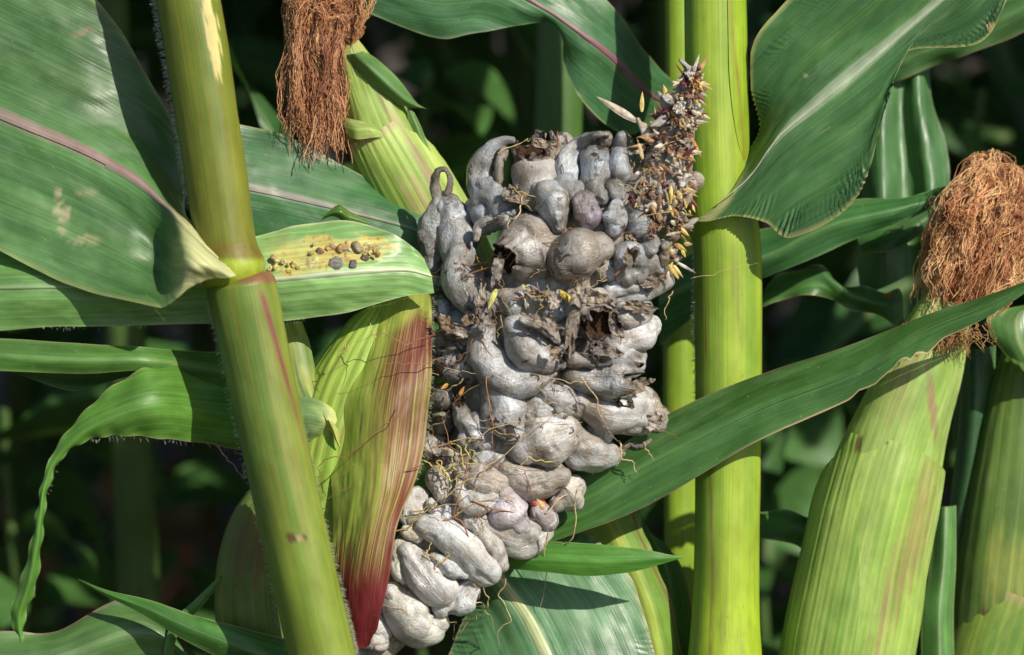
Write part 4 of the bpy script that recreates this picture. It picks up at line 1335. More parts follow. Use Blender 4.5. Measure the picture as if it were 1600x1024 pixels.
def gall(pts, open_end=False, tone=(0.55, 0.53, 0.51), tip=0.0, rot=0.0, lump=1.0, fold=1.0, parent=None, name='gall', raw=False, nv=48, nb=36, jag=0.3, tipcol=(0.28, 0.22, 0.16), hollow=0.7, age=None):
    """pts (x, y, r, lift): swollen sac lofted along a spine; open_end tears the far end open over a cup of spores"""
    GN[0] += 1
    sd = GN[0] * 3.17
    parent = parent or EAR
    if len(pts) == 1:
        x, y, r = pts[0][:3]
        l = pts[0][3] if len(pts[0]) > 3 else 0
        an = (GN[0] * 2.4) % 6.28
        pts = [(x - 0.3 * r * math.cos(an), y - 0.3 * r * math.sin(an), r * 0.92, l), (x + 0.3 * r * math.cos(an), y + 0.3 * r * math.sin(an), r * 0.92, l)]
    P3 = []
    for p in pts:
        lift = p[3] if len(p) > 3 else 0
        d = lift if raw else ear_depth(p[0], p[1]) + p[2] * 0.55 - lift
        P3.append((p[0], p[1], d, p[2] * (1.17 if (p[2] > 12 and not raw) else 1.0)))
    body = crom(P3, nb)
    body[:, 3] = np.maximum(body[:, 3], 1.0)
    ax, r = body[:, :3], body[:, 3]
    T = np.gradient(ax, axis=0)
    T /= np.linalg.norm(T, axis=1, keepdims=True) + 1e-9
    nc = 8
    # start cap
    s = np.sin(np.linspace(0, math.pi / 2, nc, endpoint=False))
    capA = [(ax[0] - T[0] * r[0] * math.cos(math.asin(k)) * 0.95, r[0] * max(k, 0.02), T[0]) for k in s]
    ring = capA + [(ax[i], r[i], T[i]) for i in range(nb)]
    n_outer = None
    if not open_end:
        s = np.sin(np.linspace(math.pi / 2, 0, nc + 1))[1:]
        ring += [(ax[-1] + T[-1] * r[-1] * math.cos(math.asin(k)) * 0.95, r[-1] * max(k, 0.02), T[-1]) for k in s]
    else:
        re = r[-1]
        ring += [(ax[-1] + T[-1] * re * 0.12, re * 1.0, T[-1]), (ax[-1] + T[-1] * re * 0.2, re * 0.96, T[-1])]
        n_outer = len(ring)
        for kk, dd in ((0.90, 0.10), (0.84, -0.08), (0.74, -0.3 * hollow), (0.6, -0.45 * hollow), (0.42, -0.5 * hollow), (0.22, -0.46 * hollow), (0.02, -0.5 * hollow)):
            ring.append((ax[-1] + T[-1] * re * dd, re * kk, T[-1]))
    A = np.array([k[0] for k in ring])
    R = np.array([k[1] for k in ring])
    TT = np.array([k[2] for k in ring])
    F = np.array([0, 0, -1.0]) - TT * (TT @ np.array([0, 0, -1.0]))[:, None]
    ln = np.linalg.norm(F, axis=1, keepdims=True)
    F = F / np.maximum(ln, 1e-4)
    S = np.cross(TT, F)
    nu = len(ring)
    a = np.arange(nv) / nv * 2 * math.pi
    ca, sa = np.cos(a)[None, :] + np.zeros((nu, 1)), np.sin(a)[None, :] + np.zeros((nu, 1))
    al = np.cumsum(np.r_[0, np.linalg.norm(np.diff(A, axis=0), axis=1)])
    rmax = r.max()
    radial = F[:, None, :] * ca[..., None] + S[:, None, :] * sa[..., None]
    g = A[:, None, :] + radial * R[:, None, None]
    alr = (al / rmax)[:, None] + 0 * ca
    big = fbm(g / (1.25 * rmax) + sd, 2)
    wr = fbm(np.stack([ca * 2.6 + sd, sa * 2.6, alr * 0.5], -1), 3)
    cre = np.abs(vnoise(np.stack([ca * 1.1 + sd, sa * 1.1, alr * 0.8 + 5], -1)))
    fold_in = -np.exp(-(cre / 0.10) ** 2)
    aa = a[None, :] + np.zeros((nu, 1))
    ph1, ph2 = sd * 1.3, sd * 2.1
    cs = 0.10 * np.cos(2 * (aa - ph1) + alr * 0.8) + 0.065 * np.cos(3 * (aa - ph2) - alr * 0.7)
    dent = -np.clip(vnoise(g / (0.75 * rmax) + sd + 3) - 0.1, 0, 1) * 0.36
    fmask = sm(-0.1, 0.35, vnoise(g / (1.1 * rmax) + sd + 30))
    ends = 1 - sm(0.0, 0.9, np.minimum(alr, alr.max() - alr))
    tw = 0.035 * np.sin(alr * 26 + 5 * vnoise(g / (0.5 * rmax) + sd)) * (0.25 + ends)
    disp = R[:, None] * (lump * (0.17 * big + cs + dent) + 0.028 * fold * wr + 0.15 * fold * fold_in * fmask + 0.6 * tw * fold)
    if open_end:
        k = sm(n_outer - 8, n_outer - 1, np.arange(nu))[:, None] * (np.arange(nu) < n_outer + 2)[:, None]
        jg = fbm(np.stack([ca * 3.2 + sd, sa * 3.2, 0 * ca], -1), 3)
        g = g + TT[:, None, :] * (jg * jag * rmax * k)[..., None]
        disp = disp * (1 - 0.5 * k)
        inner = (np.arange(nu) >= n_outer)[:, None]
        disp = np.where(inner, R[:, None] * 0.30 * fbm(g / (0.35 * rmax) + sd, 3), disp)
    g = g + radial * disp[..., None]
    t = (np.arange(nu) / (nu - 1))[:, None] + 0 * ca
    pn = fbm(g / 30.0 + sd, 3)
    tone = np.array(tone) * ((0.93 if np.mean([q[1] for q in pts]) < 725 else 0.98) + 0.10 * math.sin(sd * 5))
    p = tone * (1 + 0.16 * pn)[..., None]
    p = mix(p, tone * np.array([0.70, 0.62, 0.52]), 0.75 * sm(0.05, 0.8, fbm(g / 18.0 + sd + 9, 3)))
    p = mix(p, np.array([0.10, 0.085, 0.07]), 0.4 * np.exp(-(cre / 0.05) ** 2) * min(fold, 1))
    if tip:
        p = mix(p, np.array(tipcol), tip * sm(0.55, 0.95, t + 0.25 * pn))
    ym = float(np.mean([q[1] for q in pts]))
    if not raw and rot == 0 and ym < 725:
        rot = 0.3 + 0.65 * (0.5 + 0.5 * math.sin(sd * 7.7))
    rt = np.full(g.shape[:2], rot) * sm(0.15, 0.8, t + 0.5 * pn)
    if open_end:
        rt = np.maximum(rt, sm(n_outer - 10, n_outer - 2, np.arange(nu))[:, None] * 0.9)
        p = mix(p, np.array([0.20, 0.15, 0.10]), 0.7 * sm(n_outer - 9, n_outer - 1, np.arange(nu))[:, None] + 0 * ca)
    cyl = np.stack([ca + sd, sa, alr], -1)
    old = 1.0 if raw else float(sm(800, 660, ym))
    old = 0.25 + 0.75 * old if age is None else age
    if not raw:
        p = p * (np.array([0.95, 1.0, 1.06]) if ym < 520 else np.array([0.98, 1.0, 1.03]))
        p = p * (1.12 - 0.12 * old)
    f = grid_faces(nu, nv, True)
    if open_end:
        nf = n_outer * nv
        o = mesh_obj(name, W(g), f[:nf], [M_GALL], parent, pig=p, cyl=cyl)
        used, inv = np.unique(f[nf - nv:], return_inverse=True)
        rr = mesh_obj('spore_mass', W(g.reshape(-1, 3)[used]), inv.reshape(-1, 4), M_SPORE, None)
        rr.data.transform(Matrix.Translation(Vector(-base_of(o))))
        rr.parent = o
    else:
        o = mesh_obj(name, W(g), f, [M_GALL], parent, pig=p, cyl=cyl)
    at = o.data.attributes.new('rot', 'FLOAT', 'POINT')
    at.data.foreach_set('value', rt.astype(np.float32).ravel())
    at = o.data.attributes.new('age', 'FLOAT', 'POINT')
    at.data.foreach_set('value', np.full(rt.size, old, np.float32))
    return o


GREY = (0.53, 0.53, 0.53)
PALE = (0.64, 0.62, 0.60)
BLUE = (0.42, 0.44, 0.47)  # blue grey; puts the bluish shadow on some galls into their colour
TAN = (0.49, 0.44, 0.39)
DRY = (0.34, 0.28, 0.21)
# upper cluster
gall([(776, 330, 28, 0), (760, 286, 28, 6), (763, 246, 20, 8), (784, 222, 9, 10), (801, 219, 5, 10)], tone=GREY, tip=0.4)
gall([(788, 236, 8, 22), (779, 270, 9, 26), (783, 298, 9, 30), (796, 312, 8, 32), (815, 305, 7, 30)], tone=DRY, tip=0.5, fold=1.8)
gall([(846, 302, 36, 0), (842, 266, 38, 14), (834, 236, 29, 34)], open_end=True, tone=TAN, rot=0.35, hollow=0.4, jag=0.35)
gall([(838, 292, 8, 34), (852, 299, 19, 34), (866, 312, 27, 30), (870, 338, 19, 24), (873, 356, 11, 20)], tone=GREY)
gall([(880, 292, 17, 18), (897, 304, 17, 14)], tone=BLUE)
gall([(888, 290, 14, 8), (893, 256, 17, 10), (908, 226, 13, 10), (932, 212, 8, 12), (948, 211, 5, 12)], tone=GREY, tip=0.5)
gall([(928, 300, 20, 2), (936, 262, 28, 2), (938, 228, 20, -4)], tone=BLUE, tip=0.3)
gall([(872, 240, 18, -6), (880, 222, 15, -8)], tone=TAN)
gall([(948, 214, 10, 2), (944, 224, 10, 6)], tone=DRY, rot=0.8)
gall([(970, 268, 24, 4), (974, 236, 19, 4), (972, 212, 8, 4)], tone=BLUE, tip=0.6)
gall([(962, 298, 15, 12)], tone=BLUE)
gall([(934, 302, 17, 14)], tone=BLUE)
gall([(912, 318, 19, 20), (918, 336, 22, 20)], tone=(0.44, 0.42, 0.47), tip=0.3, tipcol=(0.3, 0.12, 0.14))
gall([(964, 322, 12, 20), (963, 342, 18, 22), (960, 358, 13, 20)], tone=BLUE)
gall([(870, 378, 32, 2), (826, 390, 44, 24), (790, 402, 22, 50)], open_end=True, tone=TAN, rot=0.25, jag=0.25, hollow=1.3)
gall([(936, 388, 22, 26), (912, 394, 35, 34), (882, 404, 30, 30)], tone=(0.43, 0.38, 0.33), rot=0.75, lump=0.6, fold=0.4)
gall([(718, 398, 25, 6), (714, 352, 29, 10), (701, 322, 18, 8)], tone=GREY, lump=0.6)
gall([(684, 386, 22, 0), (678, 348, 20, 2), (687, 320, 14, 4)], tone=GREY, lump=0.6)
gall([(684, 322, 10, 4), (680, 290, 8, 4), (684, 268, 6, 6), (696, 266, 5, 8), (704, 282, 5, 10), (700, 304, 6, 10)], tone=DRY, fold=1.8)
gall([(748, 326, 20, -4), (760, 340, 22, -4)], tone=BLUE)
gall([(744, 374, 5, 26), (748, 354, 7, 26), (766, 344, 8, 24), (790, 346, 10, 20)], tone=TAN, tip=0.3, fold=1.5)
gall([(676, 416, 19, 6), (670, 386, 15, 8), (659, 364, 7, 8)], tone=BLUE)
gall([(722, 402, 22, 14), (722, 436, 31, 16), (738, 466, 27, 16), (754, 494, 18, 14)], tone=GREY, tip=0.5, lump=0.6)
gall([(664, 428, 10, 14), (688, 440, 10, 16), (704, 446, 8, 16)], tone=TAN, tip=0.6, fold=1.5)
gall([(684, 448, 24, 0), (694, 484, 22, 4)], tone=BLUE)
gall([(742, 340, 18, -20), (730, 372, 20, -14)], tone=BLUE)
gall([(790, 462, 20, 4), (806, 476, 21, 4)], tone=GREY)
gall([(768, 452, 18, -4), (772, 476, 16, 0)], tone=BLUE)
gall([(836, 458, 20, -4), (850, 446, 18, -4)], tone=BLUE)
gall([(853, 470, 15, 16)], tone=DRY, fold=1.6)
gall([(866, 488, 17, 10), (876, 478, 15, 8)], tone=GREY)
gall([(958, 456, 19, 10), (1000, 449, 21, 12), (1038, 438, 14, 8)], tone=PALE, tip=0.5, rot=0.3)
gall([(968, 472, 13, 4), (1002, 478, 16, 4)], tone=TAN, fold=2.0)
gall([(982, 398, 20, 22), (986, 424, 24, 20)], tone=GREY, tip=0.6, rot=0.5)
gall([(1012, 384, 16, 18)], tone=BLUE)
gall([(998, 352, 18, 10)], tone=BLUE)
gall([(1020, 414, 15, 14)], tone=GREY)
gall([(950, 420, 20, 6)], tone=GREY)
gall([(1040, 385, 9, 20), (1036, 410, 10, 20), (1034, 430, 9, 18)], tone=DRY, rot=0.5)
gall([(800, 340, 18, -6), (816, 350, 16, -6)], tone=BLUE)
# middle
gall([(668, 544, 20, 4), (704, 560, 30, 10), (738, 572, 24, 8)], tone=GREY, fold=1.5)
gall([(690, 500, 8, 20), (700, 520, 10, 22), (724, 526, 9, 22)], tone=DRY, fold=1.8)
gall([(720, 510, 24, -6), (736, 530, 20, -6)], tone=BLUE)
gall([(756, 524, 20, 18), (762, 560, 27, 22), (788, 588, 28, 24), (828, 594, 22, 22), (862, 580, 11, 18)], tone=GREY, lump=0.5, fold=0.6)
gall([(804, 514, 20, 24), (826, 542, 34, 32), (856, 564, 22, 32), (878, 571, 8, 28)], tone=GREY, rot=0.5, lump=0.6, tip=0.3)
gall([(818, 500, 8, 44), (850, 512, 9, 48), (874, 532, 8, 44)], tone=TAN, fold=1.8)
gall([(872, 520, 24, 6), (884, 548, 20, 8)], tone=BLUE)
gall([(900, 464, 20, 14), (920, 484, 34, 30), (938, 502, 27, 60)], open_end=True, tone=TAN, rot=0.4, jag=0.45, hollow=1.2)
gall([(914, 462, 8, 48), (898, 486, 9, 54), (890, 520, 9, 54), (892, 548, 7, 50)], tone=DRY, fold=2.0)
gall([(896, 558, 13, 30), (920, 560, 15, 32)], tone=PALE)
gall([(908, 544, 16, 26), (932, 550, 16, 48)], open_end=True, tone=TAN, rot=0.6, jag=0.5)
gall([(972, 530, 20, 8), (998, 520, 28, 12), (1016, 512, 16, 10)], tone=PALE, rot=0.2, lump=0.6)
gall([(978, 492, 18, 8), (1004, 488, 15, 8)], tone=TAN, fold=2.0)
gall([(966, 548, 24, 10), (986, 566, 24, 10)], tone=GREY)
gall([(898, 588, 20, 14), (936, 594, 32, 24), (974, 600, 31, 48)], open_end=True, tone=GREY, rot=0.45, jag=0.5, hollow=0.3)
gall([(912, 626, 20, 8), (950, 638, 32, 14), (996, 642, 38, 14), (1024, 656, 22, 8)], tone=PALE, tip=0.45, lump=0.7)
gall([(1012, 664, 16, 12), (1026, 650, 13, 14)], tone=TAN, fold=2.2)
gall([(842, 604, 16, 4), (870, 622, 25, 6), (896, 640, 17, 4)], tone=GREY, fold=1.5)
gall([(836, 644, 24, 8), (872, 652, 17, 6)], tone=GREY, fold=1.6)
gall([(782, 612, 28, 16), (790, 648, 33, 22), (800, 678, 18, 20)], tone=GREY, rot=1.0, lump=0.5)
gall([(662, 620, 22, 6), (692, 622, 16, 6)], tone=PALE)
gall([(736, 682, 20, 18), (724, 652, 15, 24), (716, 626, 11, 40)], open_end=True, tone=GREY, jag=0.3)
gall([(752, 660, 20, 4), (760, 690, 18, 4)], tone=BLUE)
gall([(822, 700, 26, 16), (850, 690, 38, 22), (880, 678, 28, 18)], tone=PALE, rot=0.55, lump=0.6)
gall([(894, 688, 26, 4), (920, 706, 30, 10), (952, 714, 19, 8), (970, 706, 9, 6)], tone=PALE, lump=0.6)
gall([(968, 706, 6, 8), (984, 695, 5, 10), (1000, 698, 4, 10), (1016, 688, 3.5, 8)], tone=DRY, fold=1.6)
gall([(676, 700, 22, 6), (694, 716, 22, 6)], tone=TAN, fold=1.6)
gall([(758, 716, 20, 2), (778, 728, 20, 2)], tone=GREY)
gall([(722, 712, 18, -6)], tone=TAN)
gall([(690, 660, 22, -8), (668, 664, 18, -8)], tone=(0.42, 0.42, 0.30))
gall([(936, 672, 18, -6)], tone=GREY)
gall([(962, 622, 20, -4)], tone=GREY)
# lower cluster
gall([(724, 742, 13, 18), (750, 748, 19, 22), (782, 757, 13, 18)], tone=TAN, fold=1.6)
gall([(780, 772, 10, 18), (748, 786, 18, 22), (726, 772, 15, 18), (724, 752, 10, 14)], tone=PALE, fold=1.0)
gall([(788, 772, 14, 18), (796, 800, 29, 24), (806, 816, 20, 20)], tone=(0.50, 0.45, 0.48), lump=0.5, fold=0.5)
gall([(788, 738, 16, 10), (828, 754, 24, 14), (870, 744, 20, 10)], tone=TAN, tip=0.2, rot=0.2)
gall([(872, 786, 14, 8), (886, 774, 25, 14), (894, 762, 20, 10)], tone=TAN, fold=1.5)
gall([(842, 798, 13, 14), (856, 814, 15, 18)], tone=(0.50, 0.43, 0.44))
gall([(836, 784, 10, 10), (846, 788, 8, 10)], tone=(0.55, 0.10, 0.06), lump=0.4)
gall([(744, 806, 12, 8), (782, 828, 25, 12), (816, 838, 30, 14), (842, 824, 20, 10)], tone=(0.56, 0.53, 0.48), fold=2.0, rot=0.15)
gall([(666, 822, 17, 18), (700, 836, 24, 26), (734, 868, 27, 30), (762, 894, 20, 24)], tone=PALE, lump=0.6, fold=0.7)
gall([(738, 812, 13, 16), (768, 848, 16, 20), (784, 884, 12, 18)], tone=(0.55, 0.52, 0.47), fold=2.0)
gall([(678, 872, 10, 24), (704, 888, 13, 30), (726, 896, 9, 26)], tone=GREY)
gall([(640, 866, 20, 14), (664, 898, 32, 22), (690, 928, 26, 22), (702, 944, 12, 18)], tone=PALE, lump=0.7)
gall([(690, 946, 16, 10), (718, 936, 22, 14), (738, 916, 14, 10)], tone=GREY, fold=1.4)
gall([(626, 852, 12, 14), (622, 890, 12, 18), (632, 906, 9, 16)], tone=(0.68, 0.64, 0.54), lump=0.6)
gall([(612, 930, 20, 10), (638, 962, 33, 18), (664, 984, 28, 16), (684, 972, 16, 10)], tone=(0.66, 0.63, 0.56), lump=0.7)
gall([(596, 890, 18, 8), (594, 940, 18, 10)], tone=GREY, fold=1.6)
gall([(610, 926, 12, 24), (618, 944, 10, 24)], tone=PALE)
gall([(568, 1000, 14, 12), (592, 1004, 15, 12)], tone=PALE)
gall([(590, 976, 15, 10), (602, 990, 12, 10)], tone=PALE)
gall([(652, 776, 15, 12), (646, 804, 20, 14)], tone=PALE)
gall([(674, 786, 9, 16), (682, 806, 9, 16)], tone=PALE)
gall([(700, 800, 16, 4), (690, 820, 14, 6)], tone=GREY)
gall([(690, 746, 20, 6), (698, 770, 18, 4)], tone=TAN)
gall([(636, 832, 12, 18), (654, 836, 11, 18)], tone=(0.68, 0.62, 0.5))
gall([(706, 848, 20, -4), (740, 850, 18, -6)], tone=GREY)
# far side of the ear
rg = np.random.default_rng(5)
for i in range(46):
    q = AXF[int(rg.uniform(70, 330))]
    an = rg.uniform(-1.25, 1.25)
    R = q[3] * 0.66
    cx, cy, cz = q[0] + R * math.sin(an) * 0.9, q[1] + R * math.sin(an) * 0.35, q[2] + 0.85 * R * math.cos(an)
    r = rg.uniform(20, 32)
    v = rg.normal(0, 1, 3) * r * 0.7
    gall([(cx - v[0], cy - v[1], r * 0.85, cz - 0.3 * v[2]), (cx, cy, r, cz), (cx + v[0], cy + v[1], r * 0.7, cz + 0.3 * v[2])], raw=True, tone=(GREY, PALE, TAN)[i % 3], nv=24, nb=14)


# ---- ragged tip: small kernels, dry bracts, yellow points
def bract(p, dr, ln, w, col, curl=0.3, name='bract'):
    p, dr = np.array(p, float), np.array(dr, float)
    dr /= np.linalg.norm(dr)
    sd = np.cross(dr, np.array([0.2, 0.1, -1.0]))
    sd /= np.linalg.norm(sd) + 1e-9
    nm = np.cross(sd, dr)
    t = np.linspace(0, 1, 9)
    prof = np.array([0.45, 0.75, 0.95, 1.0, 0.92, 0.78, 0.56, 0.32, 0.04])
    ctr = p + dr * ln * t[:, None] + nm * curl * ln * (t ** 2)[:, None]
    k = np.array([-1, -0.6, 0, 0.6, 1])
    top = ctr[:, None, :] + sd * (w * prof[:, None, None] * k[None, :, None]) + nm * (w * 0.55 * prof[:, None] * (1 - k[None, :] ** 2))[..., None]
    bot = ctr[:, None, :] + sd * (w * prof[:, None, None] * k[None, ::-1, None]) - nm * (w * 0.35 * prof[:, None] * (1 - k[None, ::-1] ** 2))[..., None]
    g = np.concatenate([top, bot], 1)
    col = np.array(col)
    pg = mix(col * np.ones(g.shape), col * np.array([0.75, 0.55, 0.4]), (t ** 2)[:, None] * np.ones((1, 10)) * 0.6)
    return mesh_obj(name, W(g), grid_faces(9, 10, True), M_BRACT, EAR, pig=pg)


rg = np.random.default_rng(11)
tipax = crom([(1088, 108, -118, 5), (1076, 140, -112, 12), (1060, 185, -104, 22), (1045, 240, -96, 32), (1028, 300, -86, 42), (1020, 360, -74, 40), (1020, 410, -60, 32)], 120)
OR = [(0.48, 0.26, 0.10), (0.42, 0.26, 0.13), (0.58, 0.44, 0.22), (0.22, 0.11, 0.06), (0.60, 0.52, 0.40), (0.16, 0.045, 0.045), (0.58, 0.55, 0.50)]
for i in range(150):
    q = tipax[int(119 * rg.uniform(0, 1) ** 0.8)]
    an = rg.uniform(-1.7, 1.7)
    R = q[3] * rg.uniform(0.75, 1.1)
    c = (q[0] + R * math.sin(an), q[1] + rg.normal(0, 5) + R * 0.25 * math.sin(an), 0)
    dz = q[2] - R * math.cos(an) * 0.8
    r = rg.uniform(3.2, 9.0) * (0.6 + 0.4 * min(1, R / 30))
    dx, dy = math.sin(an) * 0.8 + rg.normal(0, 0.5) - 0.15, -0.35 + rg.normal(0, 0.6)
    tone = [(0.64, 0.62, 0.60), (0.50, 0.51, 0.54), (0.64, 0.58, 0.50), (0.44, 0.33, 0.25), (0.24, 0.07, 0.07)][int(rg.choice(5, p=[.28, .2, .22, .18, .12]))]
    gall([(c[0], c[1], r, dz), (c[0] + dx * r * 1.2, c[1] + dy * r * 1.2, r * 0.9, dz - 0.5 * math.cos(an) * r), (c[0] + dx * r * 2.2, c[1] + dy * r * 2.2, r * 0.4, dz - 1.0 * math.cos(an) * r)], raw=True, tone=tone, nv=14, nb=7, name='kernel', tip=0.6, fold=1.6, lump=1.8)
for i in range(170):
    q = tipax[int(rg.uniform(4, 119))]
    an = rg.uniform(-1.8, 1.8)
    R = q[3] * rg.uniform(0.85, 1.25)
    c = (q[0] + R * math.sin(an), q[1] + rg.normal(0, 4) + R * 0.25 * math.sin(an), q[2] - R * math.cos(an) * 0.85 - 3)
    yellow = rg.uniform() < (0.45 if c[0] > 1042 and c[1] > 290 else 0.02)
    dr = (math.sin(an) * 0.6 + rg.normal(0, 0.6), rg.normal(0.1, 0.7), -math.cos(an) * 0.5 + rg.normal(0, 0.3))
    if yellow:
        bract(c, (dr[0] * 0.5 + 0.2, 0.8, dr[2]), rg.uniform(12, 30), rg.uniform(2.2, 4), (0.60, 0.46, 0.15), 0.1, 'floret')
    else:
        bract(c, dr, rg.uniform(10, 34), rg.uniform(1.6, 4.2), OR[int(rg.integers(0, 7))], rg.uniform(-0.6, 0.6))
# the few long pointed pieces that stand out
for p, d_, ln, w, col in (((995, 190, -80), (-1, -0.62, 0), 74, 6.5, (0.50, 0.44, 0.36)), ((1003, 175, -90), (0, -1, 0), 32, 3.5, (0.66, 0.55, 0.2)), ((1045, 155, -110), (-0.4, -1, 0), 24, 4, (0.66, 0.52, 0.2)),
                          ((1075, 190, -120), (1, 0.03, 0), 34, 3.5, (0.55, 0.50, 0.42)), ((1080, 215, -112), (0.5, 1, 0), 36, 3, (0.52, 0.26, 0.08)), ((1066, 232, -112), (0.8, 0.8, 0), 30, 3.5, (0.52, 0.26, 0.08)),
                          ((1048, 380, -80), (0.0, 1, 0), 46, 4.5, (0.66, 0.52, 0.12)), ((968, 385, -95), (0.0, 1, -0.1), 42, 6, (0.62, 0.52, 0.16)), ((950, 372, -112), (-0.7, 0.9, 0), 40, 5, (0.58, 0.55, 0.2)),
                          ((938, 345, -104), (-1, 0.2, 0), 46, 6, (0.70, 0.55, 0.20)), ((930, 352, -106), (-0.9, 0.45, 0), 36, 4, (0.72, 0.52, 0.14)), ((920, 342, -104), (-1, 0.35, -0.1), 30, 4, (0.66, 0.42, 0.12)),
                          ((872, 454, -132), (0.9, 0.7, 0), 38, 5, (0.62, 0.47, 0.08)), ((776, 452, -128), (-0.4, 0.9, 0), 34, 4.5, (0.52, 0.52, 0.14)), ((826, 445, -126), (-0.05, 1, 0), 36, 5, (0.56, 0.58, 0.34)),
                          ((816, 445, -126), (0.5, 0.8, 0), 22, 3, (0.50, 0.50, 0.16)), ((700, 600, -110), (-0.8, 0.6, 0), 14, 3, (0.6, 0.32, 0.06)), ((718, 618, -116), (0.4, -0.8, 0), 16, 3, (0.5, 0.22, 0.06)),
                          ((616, 836, -98), (-0.6, 0.2, 0), 10, 4, (0.66, 0.42, 0.06)), ((850, 796, -90), (-0.5, -0.7, 0), 20, 6, (0.60, 0.42, 0.22)), ((956, 232, -82), (0.6, 0.5, 0), 18, 3, (0.5, 0.56, 0.2))):
    bract(p, d_, ln, w, col, 0.12, 'floret')


# ---- crumpled dry skin of burst galls
def flap(x, y, w, h, ang, d_lift, tone=(0.36, 0.29, 0.22), seed=0, amp=0.3, name='torn_skin'):
    nu, nv = 30, 26
    u = np.linspace(-1, 1, nu)[:, None] + np.zeros((1, nv))
    v = np.linspace(-1, 1, nv)[None, :] + np.zeros((nu, 1))
    # squircle outline with ragged rim
    th = np.arctan2(v, u)
    rim = 1 + 0.38 * fbm(np.stack([np.cos(th) * 2.2 + seed, np.sin(th) * 2.2, 0 * th], -1), 3)
    k = np.maximum(np.abs(u), np.abs(v)) / np.maximum(np.sqrt(u * u + v * v), 1e-6)
    U_, V_ = u * k * rim * w, v * k * rim * h
    c, s_ = math.cos(ang), math.sin(ang)
    X = x + U_ * c - V_ * s_
    Y = y + U_ * s_ + V_ * c
    m = min(w, h)
    z = amp * m * (fbm(np.stack([U_ / m * 1.1 + seed, V_ / m * 1.1, 0 * u + seed], -1), 3) * 1.4 + 0.9 * np.abs(vnoise(np.stack([U_ / m * 1.6, V_ / m * 1.6 + seed, 0 * u + 5], -1)))) + 0.35 * m * (u * u + v * v) * 0.6
    base = np.array([[ear_depth(a, b) for a, b in zip(r1, r2)] for r1, r2 in zip(X[::6, ::5], Y[::6, ::5])]).mean()
    g = np.stack([X, Y, base - d_lift - z], -1)
    n = fbm(g / 9.0, 3)
    p = mix(np.array(tone) * (1 + 0.3 * n)[..., None], np.array([0.09, 0.055, 0.035]), 0.8 * sm(0.1, 0.7, fbm(g / 16.0 + seed, 3)))
    cyl = np.stack([U_ / 12 + seed, V_ / 12, z / 12], -1)
    o = mesh_obj(name, W(g), grid_faces(nu, nv), [M_GALL], EAR, pig=p, cyl=cyl)
    at = o.data.attributes.new('rot', 'FLOAT', 'POINT')
    at.data.foreach_set('value', np.full(nu * nv, 0.5, np.float32))
    at = o.data.attributes.new('age', 'FLOAT', 'POINT')
    at.data.foreach_set('value', np.full(nu * nv, 1.0, np.float32))
    return o


for i, a in enumerate(((895, 505, 10, 46, 0.15, 52), (935, 470, 30, 12, 0.5, 48), (962, 510, 9, 26, -0.2, 44), (905, 462, 14, 16, 0.3, 56), (990, 606, 30, 9, -0.35, 52), (948, 548, 26, 10, 0.35, 56), (845, 502, 34, 8, 0.3, 66), (868, 552, 14, 9, 0.8, 66),
                       (796, 300, 10, 16, 0.6, 44), (812, 312, 20, 6, 0.1, 46), (850, 224, 20, 7, 0.1, 36), (776, 420, 8, 24, 0.15, 44), (752, 470, 7, 26, 0.1, 46), (700, 508, 9, 18, -0.5, 46), (722, 520, 18, 7, 0.3, 44), (765, 500, 9, 14, 0.2, 50),
                       (1000, 480, 26, 9, 0.1, 30), (690, 440, 24, 7, 0.35, 34), (986, 400, 14, 18, 0.2, 46), (1020, 440, 20, 8, -0.3, 34), (868, 470, 11, 13, 0.0, 40), (835, 460, 18, 7, 0.4, 32), (730, 500, 10, 10, 0.0, 42), (1022, 660, 14, 16, 0.3, 36))):
    flap(*a, tone=((0.40, 0.34, 0.27), (0.33, 0.25, 0.17), (0.47, 0.42, 0.36))[i % 3], seed=i * 1.7 + 0.3)
# scraps of red and brown tissue in the opened sacs

for i in range(46):
    q = tipax[int(rg.uniform(15, 119))]
    an = rg.uniform(-1.3, 1.3)
    flap(q[0] + q[3] * math.sin(an), q[1] + rg.normal(0, 6), rg.uniform(4, 10), rg.uniform(4, 12), rg.uniform(0, 3), rg.uniform(8, 26), tone=OR[int(rg.integers(0, 7))], seed=60 + i * 1.3, amp=0.5, name='bract')

L, C = [], []
for i in range(60):
    q = tipax[int(rg.uniform(25, 119))]
    an = rg.uniform(-1.6, 1.6)
    b = np.array([q[0] + q[3] * math.sin(an), q[1], q[2] - q[3] * math.cos(an) * 0.9 - 4])
    e = b + np.array([rg.normal(0, 16), rg.normal(10, 16), rg.normal(-4, 5)])
    L.append(wander(b, e, 20, 6, 300 + i))
    C.append(np.array((0.34, 0.18, 0.08)) * rg.uniform(0.6, 1.5))
threads('silk', L, EAR, 0.8, C, sides=4, kind='stuff')

